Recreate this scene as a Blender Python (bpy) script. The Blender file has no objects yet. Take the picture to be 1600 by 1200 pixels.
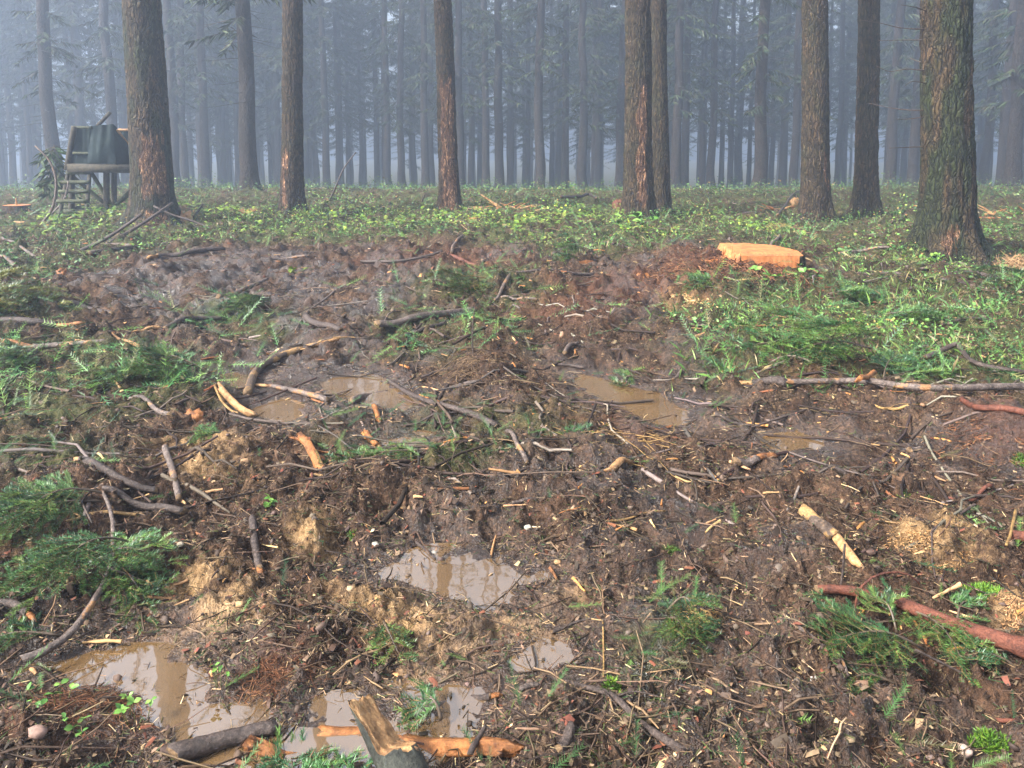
import bpy, bmesh, math
import numpy as np
from mathutils import Vector, Matrix

R = math.radians
SC = bpy.context.scene
COL = SC.collection

# ---------------------------------------------------------------- camera, sky, sun, exposure
EYE = np.array([0.0, 0.0, 1.6])
PITCH = R(6.0)
CYPX = 208 + 1250 * math.tan(PITCH)   # row of the optical axis: the lens looks a little above the middle of the frame
FPX = 1250.0                      # focal length in pixels of the 1600 px wide photograph
cam = bpy.data.cameras.new("camera")
cam.sensor_width = 36.0
cam.lens = 36.0 * FPX / 1600.0
cam.shift_y = -(600.0 - CYPX) / 1600.0
cam.clip_start = 0.05
cam.clip_end = 2000
camo = bpy.data.objects.new("camera", cam)
camo.location = EYE
camo.rotation_euler = (R(90) - PITCH, 0, 0)
COL.objects.link(camo)
SC.camera = camo

SUN_EL, SUN_AZ = R(38), R(-118)    # azimuth from +Y towards +X: to the left of the camera and a little behind it
world = bpy.data.worlds.new("World")
SC.world = world
world.use_nodes = True
wn = world.node_tree
bg = wn.nodes["Background"]
sky = wn.nodes.new("ShaderNodeTexSky")
sky.sky_type = 'NISHITA'
sky.sun_disc = False
sky.sun_elevation = SUN_EL
sky.sun_rotation = SUN_AZ
sky.air_density = 1.0
sky.dust_density = 6.0
sky.ozone_density = 1.0
hs = wn.nodes.new("ShaderNodeHueSaturation")
hs.inputs["Saturation"].default_value = 0.33
wn.links.new(sky.outputs[0], hs.inputs["Color"])
wn.links.new(hs.outputs[0], bg.inputs[0])
bg.inputs[1].default_value = 0.052

sun = bpy.data.lights.new("sun", 'SUN')
sun.energy = 1.5
sun.angle = R(10)
sun.color = (1.0, 0.95, 0.88)
suno = bpy.data.objects.new("sun", sun)
sd_ = Vector((math.sin(SUN_AZ) * math.cos(SUN_EL), math.cos(SUN_AZ) * math.cos(SUN_EL), math.sin(SUN_EL)))
suno.rotation_euler = (-sd_).to_track_quat('-Z', 'Y').to_euler()
suno.location = (0, 0, 60)
COL.objects.link(suno)

SC.view_settings.view_transform = 'Standard'
SC.view_settings.look = 'None'
SC.view_settings.gamma = 1.0
SC.view_settings.exposure = 3.15
SC.view_settings.use_curve_mapping = False
SC.render.engine = 'CYCLES'
cy = SC.cycles
cy.use_denoising = True
try:
    cy.denoiser = 'OPENIMAGEDENOISE'
    cy.denoising_input_passes = 'RGB_ALBEDO_NORMAL'
    cy.denoising_prefilter = 'ACCURATE'
except Exception:
    pass
cy.max_bounces = 6
cy.diffuse_bounces = 3
cy.glossy_bounces = 2
cy.transmission_bounces = 2
cy.volume_bounces = 2
cy.caustics_reflective = False
cy.caustics_refractive = False
cy.sample_clamp_indirect = 6.0

HAZE_DENSITY = 0.0074

# ---------------------------------------------------------------- noise
_rs = np.random.RandomState(7)
_PERM = np.concatenate([_rs.permutation(256)] * 3).astype(np.int64)
_ang = _rs.uniform(0, 2 * np.pi, 256)
_G2 = np.stack([np.cos(_ang), np.sin(_ang)], 1)
_G3 = _rs.normal(size=(256, 3))
_G3 /= np.linalg.norm(_G3, axis=1)[:, None]


def pn2(x, y, s=0):
    x = np.asarray(x, float) + s * 17.31
    y = np.asarray(y, float) - s * 9.77
    xi = np.floor(x).astype(np.int64); yi = np.floor(y).astype(np.int64)
    xf = x - xi; yf = y - yi
    u = xf * xf * xf * (xf * (xf * 6 - 15) + 10)
    v = yf * yf * yf * (yf * (yf * 6 - 15) + 10)
    def g(a, b):
        h = _PERM[(_PERM[(xi + a) & 255] + yi + b) & 255]
        return _G2[h, 0] * (xf - a) + _G2[h, 1] * (yf - b)
    n0 = g(0, 0) * (1 - u) + g(1, 0) * u
    n1 = g(0, 1) * (1 - u) + g(1, 1) * u
    return (n0 * (1 - v) + n1 * v) * 1.5


def pn3(x, y, z, s=0):
    x = np.asarray(x, float) + s * 17.31
    y = np.asarray(y, float) - s * 9.77
    z = np.asarray(z, float) + s * 3.13
    xi = np.floor(x).astype(np.int64); yi = np.floor(y).astype(np.int64); zi = np.floor(z).astype(np.int64)
    xf = x - xi; yf = y - yi; zf = z - zi
    u = xf * xf * (3 - 2 * xf); v = yf * yf * (3 - 2 * yf); w = zf * zf * (3 - 2 * zf)
    def g(a, b, c):
        h = _PERM[_PERM[_PERM[(xi + a) & 255] + ((yi + b) & 255)] + ((zi + c) & 255)] & 255
        return _G3[h, 0] * (xf - a) + _G3[h, 1] * (yf - b) + _G3[h, 2] * (zf - c)
    r = 0
    for a, wa in ((0, 1 - u), (1, u)):
        for b, wb in ((0, 1 - v), (1, v)):
            r = r + wa * wb * (g(a, b, 0) * (1 - w) + g(a, b, 1) * w)
    return r * 1.5


def sstep(a, b, x):
    t = np.clip((x - a) / (b - a), 0, 1)
    return t * t * (3 - 2 * t)


# ---------------------------------------------------------------- camera geometry of the place
_cp, _sp = math.cos(PITCH), math.sin(PITCH)


def ray(px, py):
    """Direction in the world of a point of the 1600 x 1200 photograph."""
    a = (np.asarray(px, float) - 800) / FPX
    b = (CYPX - np.asarray(py, float)) / FPX
    return np.stack([a, _cp + b * _sp, -_sp + b * _cp], -1)


def W(px, py, z=0.0):
    d = ray(px, py)
    t = (z - EYE[2]) / d[..., 2]
    return EYE[:2] + d[..., :2] * t[..., None]


def Vp(px, py, y):
    """Point at depth y that stands at that place in the photograph."""
    d = ray(px, py)
    t = y / d[..., 1]
    return EYE + d * t[..., None]


def proj(P):
    P = np.asarray(P, float) - EYE
    z = P[..., 1] * _cp - P[..., 2] * _sp
    b = P[..., 1] * _sp + P[..., 2] * _cp
    return np.stack([800 + FPX * P[..., 0] / z, CYPX - FPX * b / z], -1)


def poly_sd(x, y, poly):
    """Signed distance to a polygon, negative inside."""
    poly = np.asarray(poly, float)
    d2 = np.full(x.shape, 1e9)
    ins = np.zeros(x.shape, bool)
    n = len(poly)
    for i in range(n):
        ax, ay = poly[i]; bx, by = poly[(i + 1) % n]
        ex, ey = bx - ax, by - ay
        t = np.clip(((x - ax) * ex + (y - ay) * ey) / (ex * ex + ey * ey + 1e-12), 0, 1)
        d2 = np.minimum(d2, (x - ax - t * ex) ** 2 + (y - ay - t * ey) ** 2)
        c = ((ay > y) != (by > y)) & (x < ex * (y - ay) / (ey + 1e-12) + ax)
        ins ^= c
    d = np.sqrt(d2)
    return np.where(ins, -d, d)


def wpoly(pts):
    p = np.array(pts, float)
    return W(p[:, 0], p[:, 1])


# ---------------------------------------------------------------- ground shape
PUDDLES = [  # label, outline in the photograph, soft edge
    ("muddy brown puddle with white sky glints beside the broken upright log stub, lower left",
     [(75, 1040), (140, 1018), (240, 1003), (268, 1012), (250, 1040), (300, 1045), (330, 1075), (300, 1095), (380, 1102), (400, 1125), (350, 1148), (285, 1172), (250, 1150), (232, 1115), (225, 1085), (190, 1068), (120, 1068)]),
    ("long shallow puddle mirroring white sky just above the tan clay mound",
     [(600, 893), (640, 880), (690, 872), (745, 876), (800, 893), (850, 905), (805, 915), (790, 940), (740, 945), (700, 928), (665, 915)]),
    ("small bright puddle at the lower edge of the tan clay mound",
     [(820, 1022), (845, 1004), (885, 1008), (890, 1030), (855, 1042), (790, 1038)]),
    ("narrow sky-lit puddle beside a lying grey stick below the clay mound",
     [(660, 1082), (700, 1070), (750, 1072), (765, 1095), (730, 1112), (700, 1100)]),
    ("bright puddle around the foot of the broken upright log stub",
     [(455, 1150), (490, 1128), (560, 1118), (640, 1135), (710, 1160), (690, 1185), (600, 1190), (520, 1195), (430, 1205), (340, 1225), (300, 1215), (380, 1175)]),
    ("shallow silvery sheet of water on flat mud right of the long water-filled rut",
     [(1190, 688), (1235, 680), (1290, 685), (1275, 700), (1240, 697), (1215, 706)]),
    ("long brown water-filled wheel rut right of centre",
     [(900, 585), (940, 592), (985, 602), (1030, 622), (1068, 645), (1062, 668), (1020, 655), (970, 637), (925, 612)]),
    ("brown puddle behind the short thick log at mid left",
     [(492, 600), (530, 588), (580, 587), (605, 600), (650, 628), (630, 640), (590, 634), (540, 618)]),
    ("small brown puddle under the thick curved branch",
     [(345, 586), (395, 585), (400, 600), (372, 606)]),
    ("thin puddle below the yellow split wood piece",
     [(395, 640), (440, 620), (470, 632), (455, 655), (415, 660)]),
    ("tiny puddle by the orange broken sticks in the centre",
     [(595, 690), (650, 684), (680, 692), (640, 700)]),
]
for i, (lab, pts) in enumerate(PUDDLES):
    pp = np.array(pts, float)
    zw = -0.010 - 0.0012 * i
    PUDDLES[i] = (lab, W(pp[:, 0], pp[:, 1], zw), zw)

MOUNDS = [  # centre px, half width px, half depth px (in picture), height m
    (640, 800, 150, 55, 0.16), (560, 845, 90, 30, 0.07), (760, 560, 90, 40, 0.13), (740, 610, 70, 20, 0.07),
    (80, 1150, 95, 50, 0.08), (430, 1050, 60, 28, 0.06), (700, 985, 110, 30, 0.04), (620, 965, 50, 25, 0.03),
    (1185, 436, 125, 28, 0.13), (1075, 436, 80, 25, 0.14), (1230, 640, 120, 22, 0.06), (1450, 640, 150, 22, 0.08),
    (1570, 700, 90, 40, 0.14), (1450, 860, 75, 40, 0.08), (1590, 965, 40, 25, 0.06), (130, 780, 150, 35, 0.08),
    (250, 600, 130, 45, 0.10), (60, 500, 90, 25, 0.14), (1110, 560, 60, 20, 0.09), (1200, 560, 90, 30, 0.10),
    (250, 345, 70, 12, 0.20), (800, 345, 80, 8, 0.12), (1480, 395, 90, 14, 0.18), (1330, 930, 120, 40, 0.05),
    (480, 690, 120, 25, 0.05), (1050, 700, 90, 25, 0.04), (980, 800, 130, 30, 0.05), (1150, 1080, 150, 40, 0.05),
    (950, 520, 120, 25, 0.08), (870, 450, 150, 14, 0.06), (300, 450, 120, 12, 0.05),
]
_M = []
for (cx, cy_, hw, hd, h) in MOUNDS:
    c = W(cx, cy_); e = W(cx + hw, cy_); f = W(cx, cy_ - hd); g = W(cx, cy_ + hd)
    _M.append((c[0], c[1], abs(e[0] - c[0]), max(0.05, (f[1] - g[1]) / 2), h))


RUTS = [[(1010, 1260), (1060, 950), (1075, 760), (1040, 660), (960, 605), (880, 560), (800, 490), (690, 440), (560, 415)],
        [(520, 1260), (640, 1060), (720, 905), (700, 760), (600, 640), (480, 560), (330, 505), (220, 465), (330, 425)]]
RUTS = [W(np.array(r)[:, 0].astype(float), np.array(r)[:, 1].astype(float)) for r in RUTS]


def rut_profile(x, y):
    z = np.zeros(x.shape)
    near = (np.abs(x) < 7) & (y > 0.8) & (y < 12)
    xs, ys = x[near], y[near]
    out = np.zeros(xs.shape)
    for line in RUTS:
        d2 = np.full(xs.shape, 1e9); al = np.zeros(xs.shape); acc = 0.0
        for (ax, ay), (bx, by) in zip(line[:-1], line[1:]):
            ex, ey = bx - ax, by - ay; L2 = ex * ex + ey * ey; L = math.sqrt(L2)
            t = np.clip(((xs - ax) * ex + (ys - ay) * ey) / L2, 0, 1)
            q = (xs - ax - t * ex) ** 2 + (ys - ay - t * ey) ** 2
            m = q < d2
            d2[m] = q[m]; al[m] = acc + t[m] * L
            acc += L
        d = np.sqrt(d2) + 0.10 * pn2(xs * 1.9, ys * 1.9, 81)
        lug = 0.018 * np.sin(al * 2 * np.pi / 0.19 + 3 * pn2(xs * 1.5, ys * 1.5, 82)) * sstep(0.30, 0.12, d)
        out += -0.055 * np.exp(-(d / 0.19) ** 2) + 0.055 * np.exp(-((d - 0.38) / 0.13) ** 2) * (0.7 + 0.8 * pn2(xs * 2.5, ys * 2.5, 83)) + lug
    z[near] = out
    return z


def macro(x, y):
    d = np.maximum(y - 19.0, 0)
    d = np.minimum(d, 75)
    z = -0.073 * (np.sqrt(d * d + 16) - 4)
    z = z + 0.05 * pn2(x * 0.45, y * 0.45, 1) * sstep(90, 20, np.hypot(x, y)) + 0.035 * pn2(x * 1.1, y * 1.1, 2)
    z = z + 0.25 * pn2(x * 0.06, y * 0.06, 3) * sstep(14, 40, np.hypot(x, y))
    for (cx, cy2, rx, ry, h) in _M:
        q = ((x - cx) / rx) ** 2 + ((y - cy2) / ry) ** 2
        z = z + h * np.exp(-q * 1.1)
    z = z + rut_profile(x, y)
    best = np.full(x.shape, 9.0); lev = np.zeros(x.shape)
    for (lab, p, zw) in PUDDLES:
        c = p.mean(0); rr = np.hypot(*(p - c).T).max() + 0.9
        m = np.nonzero(np.hypot(x - c[0], y - c[1]) < rr)[0]
        if not len(m):
            continue
        sd = poly_sd(x[m], y[m], p)
        k = min(1.0, rr / 1.5)
        sd = sd + k * (0.05 * pn2(x[m] * 6, y[m] * 6, 71) + 0.035 * pn2(x[m] * 15, y[m] * 15, 72)) - 0.022
        q = sd < best[m]
        best[m[q]] = sd[q]; lev[m[q]] = zw
    m = best < 1.0
    sd = best[m]; zw = lev[m]
    s = np.where(sd < 0, 0.045 * np.clip(sd / 0.06, -1, 0), 0.016 * np.clip(sd / 0.16, 0, 1))
    w = sstep(0.62, 0.20, sd)
    z[m] = np.maximum(z[m], zw + 0.016 * sstep(0.9, 0.5, sd) - 0.5 * sstep(0.5, 0.9, sd)) * (1 - w) + (zw + s) * w
    return z


def puddle_near(x, y):
    """0 far from water, 1 at the water's edge and in it."""
    r = np.zeros(x.shape)
    for (lab, p, zw) in PUDDLES:
        c = p.mean(0); rr = np.hypot(*(p - c).T).max() + 0.6
        m = np.hypot(x - c[0], y - c[1]) < rr
        if m.any():
            r[m] = np.maximum(r[m], sstep(0.28, 0.0, poly_sd(x[m], y[m], p)))
    return r


MASKS = {
    'clay': [([(575, 925), (640, 915), (720, 945), (830, 960), (900, 930), (905, 955), (830, 1010), (740, 1040), (640, 1050), (560, 1010), (520, 950)], 0.10),
             ([(440, 835), (520, 825), (545, 870), (500, 890), (445, 870)], 0.08),
             ([(1385, 830), (1470, 815), (1530, 850), (1510, 895), (1420, 890)], 0.07),
             ([(1545, 950), (1610, 935), (1620, 985), (1560, 985)], 0.06),
             ([(1010, 462), (1100, 455), (1110, 485), (1040, 492)], 0.15),
             ([(280, 900), (400, 930), (430, 990), (320, 1000), (240, 950)], 0.12),
             ([(570, 1040), (660, 1040), (650, 1070), (580, 1075)], 0.05),
             ([(0, 850), (90, 860), (80, 900), (0, 905)], 0.1),
             ([(260, 690), (370, 690), (400, 760), (260, 760)], 0.15)],
    'red': [([(1500, 660), (1620, 670), (1620, 750), (1520, 735)], 0.12), ([(0, 1080), (140, 1075), (235, 1110), (220, 1165), (0, 1180)], 0.06),
            ([(370, 1030), (480, 1015), (490, 1065), (390, 1080)], 0.04), ([(1010, 440), (1100, 400), (1290, 410), (1260, 450), (1150, 462), (900, 520), (800, 500), (860, 450)], 0.4),
            ([(540, 400), (760, 392), (800, 420), (600, 430)], 0.6), ([(880, 660), (960, 655), (1000, 690), (900, 700)], 0.15),
            ([(1200, 590), (1370, 590), (1360, 615), (1200, 612)], 0.12)],
    'wet': [([(100, 440), (330, 395), (520, 395), (640, 440), (640, 500), (400, 560), (230, 500), (100, 480)], 0.5),
            ([(860, 560), (1080, 570), (1130, 680), (1000, 690)], 0.3), ([(1080, 660), (1350, 660), (1420, 720), (1250, 760), (1080, 720)], 0.2),
            ([(860, 960), (1050, 900), (1160, 960), (1000, 1100), (860, 1060)], 0.15), ([(330, 560), (680, 560), (700, 650), (400, 680)], 0.2),
            ([(960, 760), (1240, 800), (1280, 900), (1050, 880)], 0.15), ([(580, 1050), (800, 1050), (800, 1200), (400, 1200)], 0.1),
            ([(1420, 700), (1560, 700), (1560, 760), (1420, 750)], 0.15)],
    'green': [([(-300, 284), (1900, 284), (1900, 500), (1900, 640), (1700, 640), (1400, 615), (1150, 595), (1060, 510), (1080, 480), (1130, 455), (1280, 440), (1240, 405), (1060, 395), (960, 410), (850, 400), (700, 382), (520, 385), (330, 390), (200, 410), (60, 440), (-300, 480)], 0.5),
              ([(-300, 470), (110, 480), (120, 520), (-300, 530)], 0.25), ([(-200, 540), (200, 540), (330, 570), (350, 640), (240, 670), (60, 700), (-200, 700)], 0.25),
              ([(280, 490), (380, 470), (480, 500), (420, 545), (300, 530)], 0.25), ([(650, 430), (850, 425), (830, 480), (660, 480)], 0.35),
              ([(560, 500), (800, 500), (820, 560), (620, 560)], 0.25), ([(0, 695), (180, 700), (170, 760), (0, 760)], 0.15),
              ([(500, 690), (760, 680), (820, 730), (560, 750)], 0.15), ([(1370, 560), (1900, 600), (1900, 640), (1400, 620)], 0.3),
              ([(1000, 950), (1080, 940), (1100, 1040), (1010, 1060)], 0.1), ([(580, 640), (900, 640), (880, 700), (640, 690)], 0.3)],
}
MASKS['leafy'] = [MASKS['green'][0], MASKS['green'][8]]
for k in MASKS:
    MASKS[k] = [(wpoly(p), s) for p, s in MASKS[k]]


def mask(k, x, y):
    r = np.zeros(x.shape)
    n = pn2(x * 1.7, y * 1.7, 11) * 0.6 + pn2(x * 5, y * 5, 12) * 0.5
    for p, s in MASKS[k]:
        lo = p.min(0) - 3 * s; hi = p.max(0) + 3 * s
        m = (x > lo[0]) & (x < hi[0]) & (y > lo[1]) & (y < hi[1])
        if m.any():
            sd = poly_sd(x[m], y[m], p)
            r[m] = np.maximum(r[m], sstep(1, -1, sd / s + n[m] * 1.2))
    if k in ('green', 'leafy'):
        r = np.maximum(r, sstep(19, 24, y))
    return r


def full(x, y, wet=None):
    z = macro(x, y)
    rr = np.hypot(x, y)
    if wet is None:
        wet = mask('wet', x, y)
    pd = puddle_near(x, y)
    k = (1 - 0.35 * wet) * (1 - 0.86 * pd)
    n = 0.045 * pn2(x * 2.3, y * 2.3, 21)
    n = n + 0.038 * (0.45 - np.abs(pn2(x * 4.6, y * 4.6, 22))) * 1.6
    n = n + 0.030 * pn2(x * 10, y * 10, 23) + 0.034 * (0.4 - np.abs(pn2(x * 17, y * 17, 24)))
    n = n * (1 + 0.7 * sstep(5, 9, rr)) * sstep(60, 18, rr)
    n = n + (0.022 * (0.35 - np.abs(pn2(x * 27, y * 27, 25))) + 0.010 * pn2(x * 66, y * 66, 26)) * sstep(14, 6, rr)
    return z + 1.35 * n * k


def gz(x, y):
    """Smooth ground height at points (arrays)."""
    x = np.atleast_1d(np.asarray(x, float)); y = np.atleast_1d(np.asarray(y, float))
    return macro(x, y)


def fz(x, y):
    x = np.atleast_1d(np.asarray(x, float)); y = np.atleast_1d(np.asarray(y, float))
    return full(x, y)


def hit(px, py):
    """World point on the ground seen at a point of the photograph."""
    px = np.atleast_1d(np.asarray(px, float)); py = np.atleast_1d(np.asarray(py, float))
    d = ray(px, py)
    z = np.zeros(px.shape)
    for _ in range(9):
        t = (z - EYE[2]) / np.minimum(d[:, 2], -0.02)
        p = EYE + d * t[:, None]
        z = 0.35 * z + 0.65 * macro(p[:, 0].copy(), p[:, 1].copy())
    p[:, 2] = z
    return p


# ---------------------------------------------------------------- materials
def new_mat(name):
    m = bpy.data.materials.new(name)
    m.use_nodes = True
    nt = m.node_tree
    return m, nt, nt.nodes["Principled BSDF"]


def nd(nt, t, **kw):
    n = nt.nodes.new(t)
    for k, v in kw.items():
        if k in n.inputs:
            n.inputs[k].default_value = v
        else:
            setattr(n, k, v)
    return n


def ramp(nt, fac, stops, interp='LINEAR'):
    r = nt.nodes.new("ShaderNodeValToRGB")
    r.color_ramp.interpolation = interp
    e = r.color_ramp.elements
    while len(e) < len(stops):
        e.new(0.5)
    for el, (p, c) in zip(e, stops):
        el.position = p
        el.color = (*c, 1) if len(c) == 3 else c
    nt.links.new(fac, r.inputs[0])
    return r.outputs[0]


def mixc(nt, fac, a, b, mode='MIX'):
    m = nt.nodes.new("ShaderNodeMix")
    m.data_type = 'RGBA'
    m.blend_type = mode
    for s, v in ((0, fac), (6, a), (7, b)):
        if isinstance(v, bpy.types.NodeSocket):
            nt.links.new(v, m.inputs[s])
        elif isinstance(v, (int, float)):
            m.inputs[s].default_value = v
        else:
            m.inputs[s].default_value = (*v, 1)
    return m.outputs[2]


def math_(nt, op, a, b=None, clamp=False):
    m = nt.nodes.new("ShaderNodeMath")
    m.operation = op
    m.use_clamp = clamp
    for i, v in enumerate((a, b)):
        if v is None:
            continue
        if isinstance(v, bpy.types.NodeSocket):
            nt.links.new(v, m.inputs[i])
        else:
            m.inputs[i].default_value = v
    return m.outputs[0]


def noise(nt, vec, scale, detail=4, rough=0.6):
    n = nd(nt, "ShaderNodeTexNoise", Scale=scale, Detail=detail, Roughness=rough)
    if vec is not None:
        nt.links.new(vec, n.inputs["Vector"])
    return n.outputs[0]


def bump(nt, h, strength, dist, bsdf):
    b = nd(nt, "ShaderNodeBump", Strength=strength, Distance=dist)
    nt.links.new(h, b.inputs["Height"])
    nt.links.new(b.outputs[0], bsdf.inputs["Normal"])


def coords(nt, which="Object", scale=None):
    c = nt.nodes.new("ShaderNodeTexCoord").outputs[which]
    if scale:
        m = nd(nt, "ShaderNodeMapping")
        m.inputs["Scale"].default_value = scale
        nt.links.new(c, m.inputs[0])
        c = m.outputs[0]
    return c


def mat_ground():
    m, nt, b = new_mat("forest_mud")
    v = coords(nt)
    at = nd(nt, "ShaderNodeAttribute", attribute_name="zones")
    sp = nt.nodes.new("ShaderNodeSeparateColor")
    nt.links.new(at.outputs["Color"], sp.inputs[0])
    clay, red, green = sp.outputs[0], sp.outputs[1], sp.outputs[2]
    wet = nd(nt, "ShaderNodeAttribute", attribute_name="wet").outputs["Fac"]
    n1 = noise(nt, v, 3.0, 6, 0.62)
    n2 = noise(nt, v, 34.0, 5, 0.7)
    n3 = noise(nt, v, 130.0, 3, 0.6)
    base = ramp(nt, n1, [(0.30, (0.024, 0.0125, 0.008)), (0.5, (0.064, 0.036, 0.022)), (0.72, (0.135, 0.082, 0.052))])
    fleck = ramp(nt, n2, [(0.34, (0.22, 0.20, 0.18)), (0.5, (0.9, 0.9, 0.9)), (0.66, (2.1, 1.95, 1.75))])
    base = mixc(nt, 0.85, base, fleck, 'MULTIPLY')
    vo = nd(nt, "ShaderNodeTexVoronoi", Scale=95.0, Randomness=1.0)
    nt.links.new(v, vo.inputs["Vector"])
    sep = nt.nodes.new("ShaderNodeSeparateColor")
    nt.links.new(vo.outputs["Color"], sep.inputs[0])
    chips = ramp(nt, sep.outputs[0], [(0.0, (0.022, 0.014, 0.010)), (0.4, (0.06, 0.038, 0.026)), (0.75, (0.11, 0.07, 0.042)), (0.93, (0.20, 0.125, 0.065)), (0.98, (0.30, 0.21, 0.13))], 'CONSTANT')
    cm = math_(nt, 'MULTIPLY', ramp(nt, noise(nt, v, 9.0, 4), [(0.42, (0, 0, 0)), (0.6, (1, 1, 1))]), 0.75)
    cm = math_(nt, 'MULTIPLY', cm, math_(nt, 'SUBTRACT', 1.0, math_(nt, 'MULTIPLY', wet, 0.7)))
    base = mixc(nt, cm, base, chips)
    clayc = ramp(nt, n2, [(0.3, (0.17, 0.095, 0.042)), (0.5, (0.36, 0.22, 0.10)), (0.7, (0.52, 0.35, 0.18))])
    cl = math_(nt, 'MULTIPLY', clay, ramp(nt, noise(nt, v, 7.0, 5, 0.7), [(0.38, (0, 0, 0)), (0.56, (1, 1, 1))]))
    base = mixc(nt, math_(nt, 'MULTIPLY', cl, 0.9), base, clayc)
    redc = ramp(nt, n2, [(0.3, (0.035, 0.015, 0.009)), (0.5, (0.095, 0.040, 0.022)), (0.72, (0.17, 0.078, 0.042))])
    base = mixc(nt, math_(nt, 'MULTIPLY', red, 0.7), base, redc)
    grc = ramp(nt, n2, [(0.3, (0.018, 0.026, 0.010)), (0.5, (0.055, 0.060, 0.022)), (0.7, (0.11, 0.10, 0.035))])
    gm = math_(nt, 'MULTIPLY', green, ramp(nt, noise(nt, v, 2.5, 5, 0.7), [(0.40, (0.1, 0.1, 0.1)), (0.55, (0.95, 0.95, 0.95))]))
    base = mixc(nt, gm, base, grc)
    dark = math_(nt, 'SUBTRACT', 1.0, math_(nt, 'MULTIPLY', wet, 0.3))
    base = mixc(nt, wet, base, mixc(nt, 1.0, base, (0.70, 0.66, 0.64), 'MULTIPLY'))
    nt.links.new(base, b.inputs["Base Color"])
    ro = math_(nt, 'SUBTRACT', ramp(nt, n1, [(0.3, (0.62,) * 3), (0.7, (0.85,) * 3)]), math_(nt, 'MULTIPLY', wet, 0.52), True)
    nt.links.new(ro, b.inputs["Roughness"])
    nt.links.new(math_(nt, 'ADD', 0.15, math_(nt, 'MULTIPLY', wet, 0.75)), b.inputs["Specular IOR Level"])
    h = math_(nt, 'ADD', math_(nt, 'MULTIPLY', n2, 1.0), math_(nt, 'MULTIPLY', n3, 0.45))
    bump(nt, h, 1.0, 0.03, b)
    return m


def mat_water():
    m, nt, b = new_mat("muddy_water")
    v = coords(nt)
    c = ramp(nt, noise(nt, v, 2.0, 3), [(0.3, (0.10, 0.058, 0.024)), (0.7, (0.145, 0.088, 0.040))])
    nt.links.new(c, b.inputs["Base Color"])
    b.inputs["Roughness"].default_value = 0.02
    b.inputs["IOR"].default_value = 3.0
    bump(nt, noise(nt, v, 9.0, 2), 0.04, 0.01, b)
    return m


def mat_col(name, rough=0.6, spec=0.3, var=0.25, scale=60, transl=0.0):
    """Colour comes from each piece's own colour attribute."""
    m, nt, b = new_mat(name)
    at = nd(nt, "ShaderNodeAttribute", attribute_name="tint").outputs["Color"]
    v = coords(nt)
    n = ramp(nt, noise(nt, v, scale, 3), [(0.3, (1 - var,) * 3), (0.7, (1 + var,) * 3)])
    c = mixc(nt, 1.0, at, n, 'MULTIPLY')
    nt.links.new(c, b.inputs["Base Color"])
    b.inputs["Roughness"].default_value = rough
    b.inputs["Specular IOR Level"].default_value = spec
    return m


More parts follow.
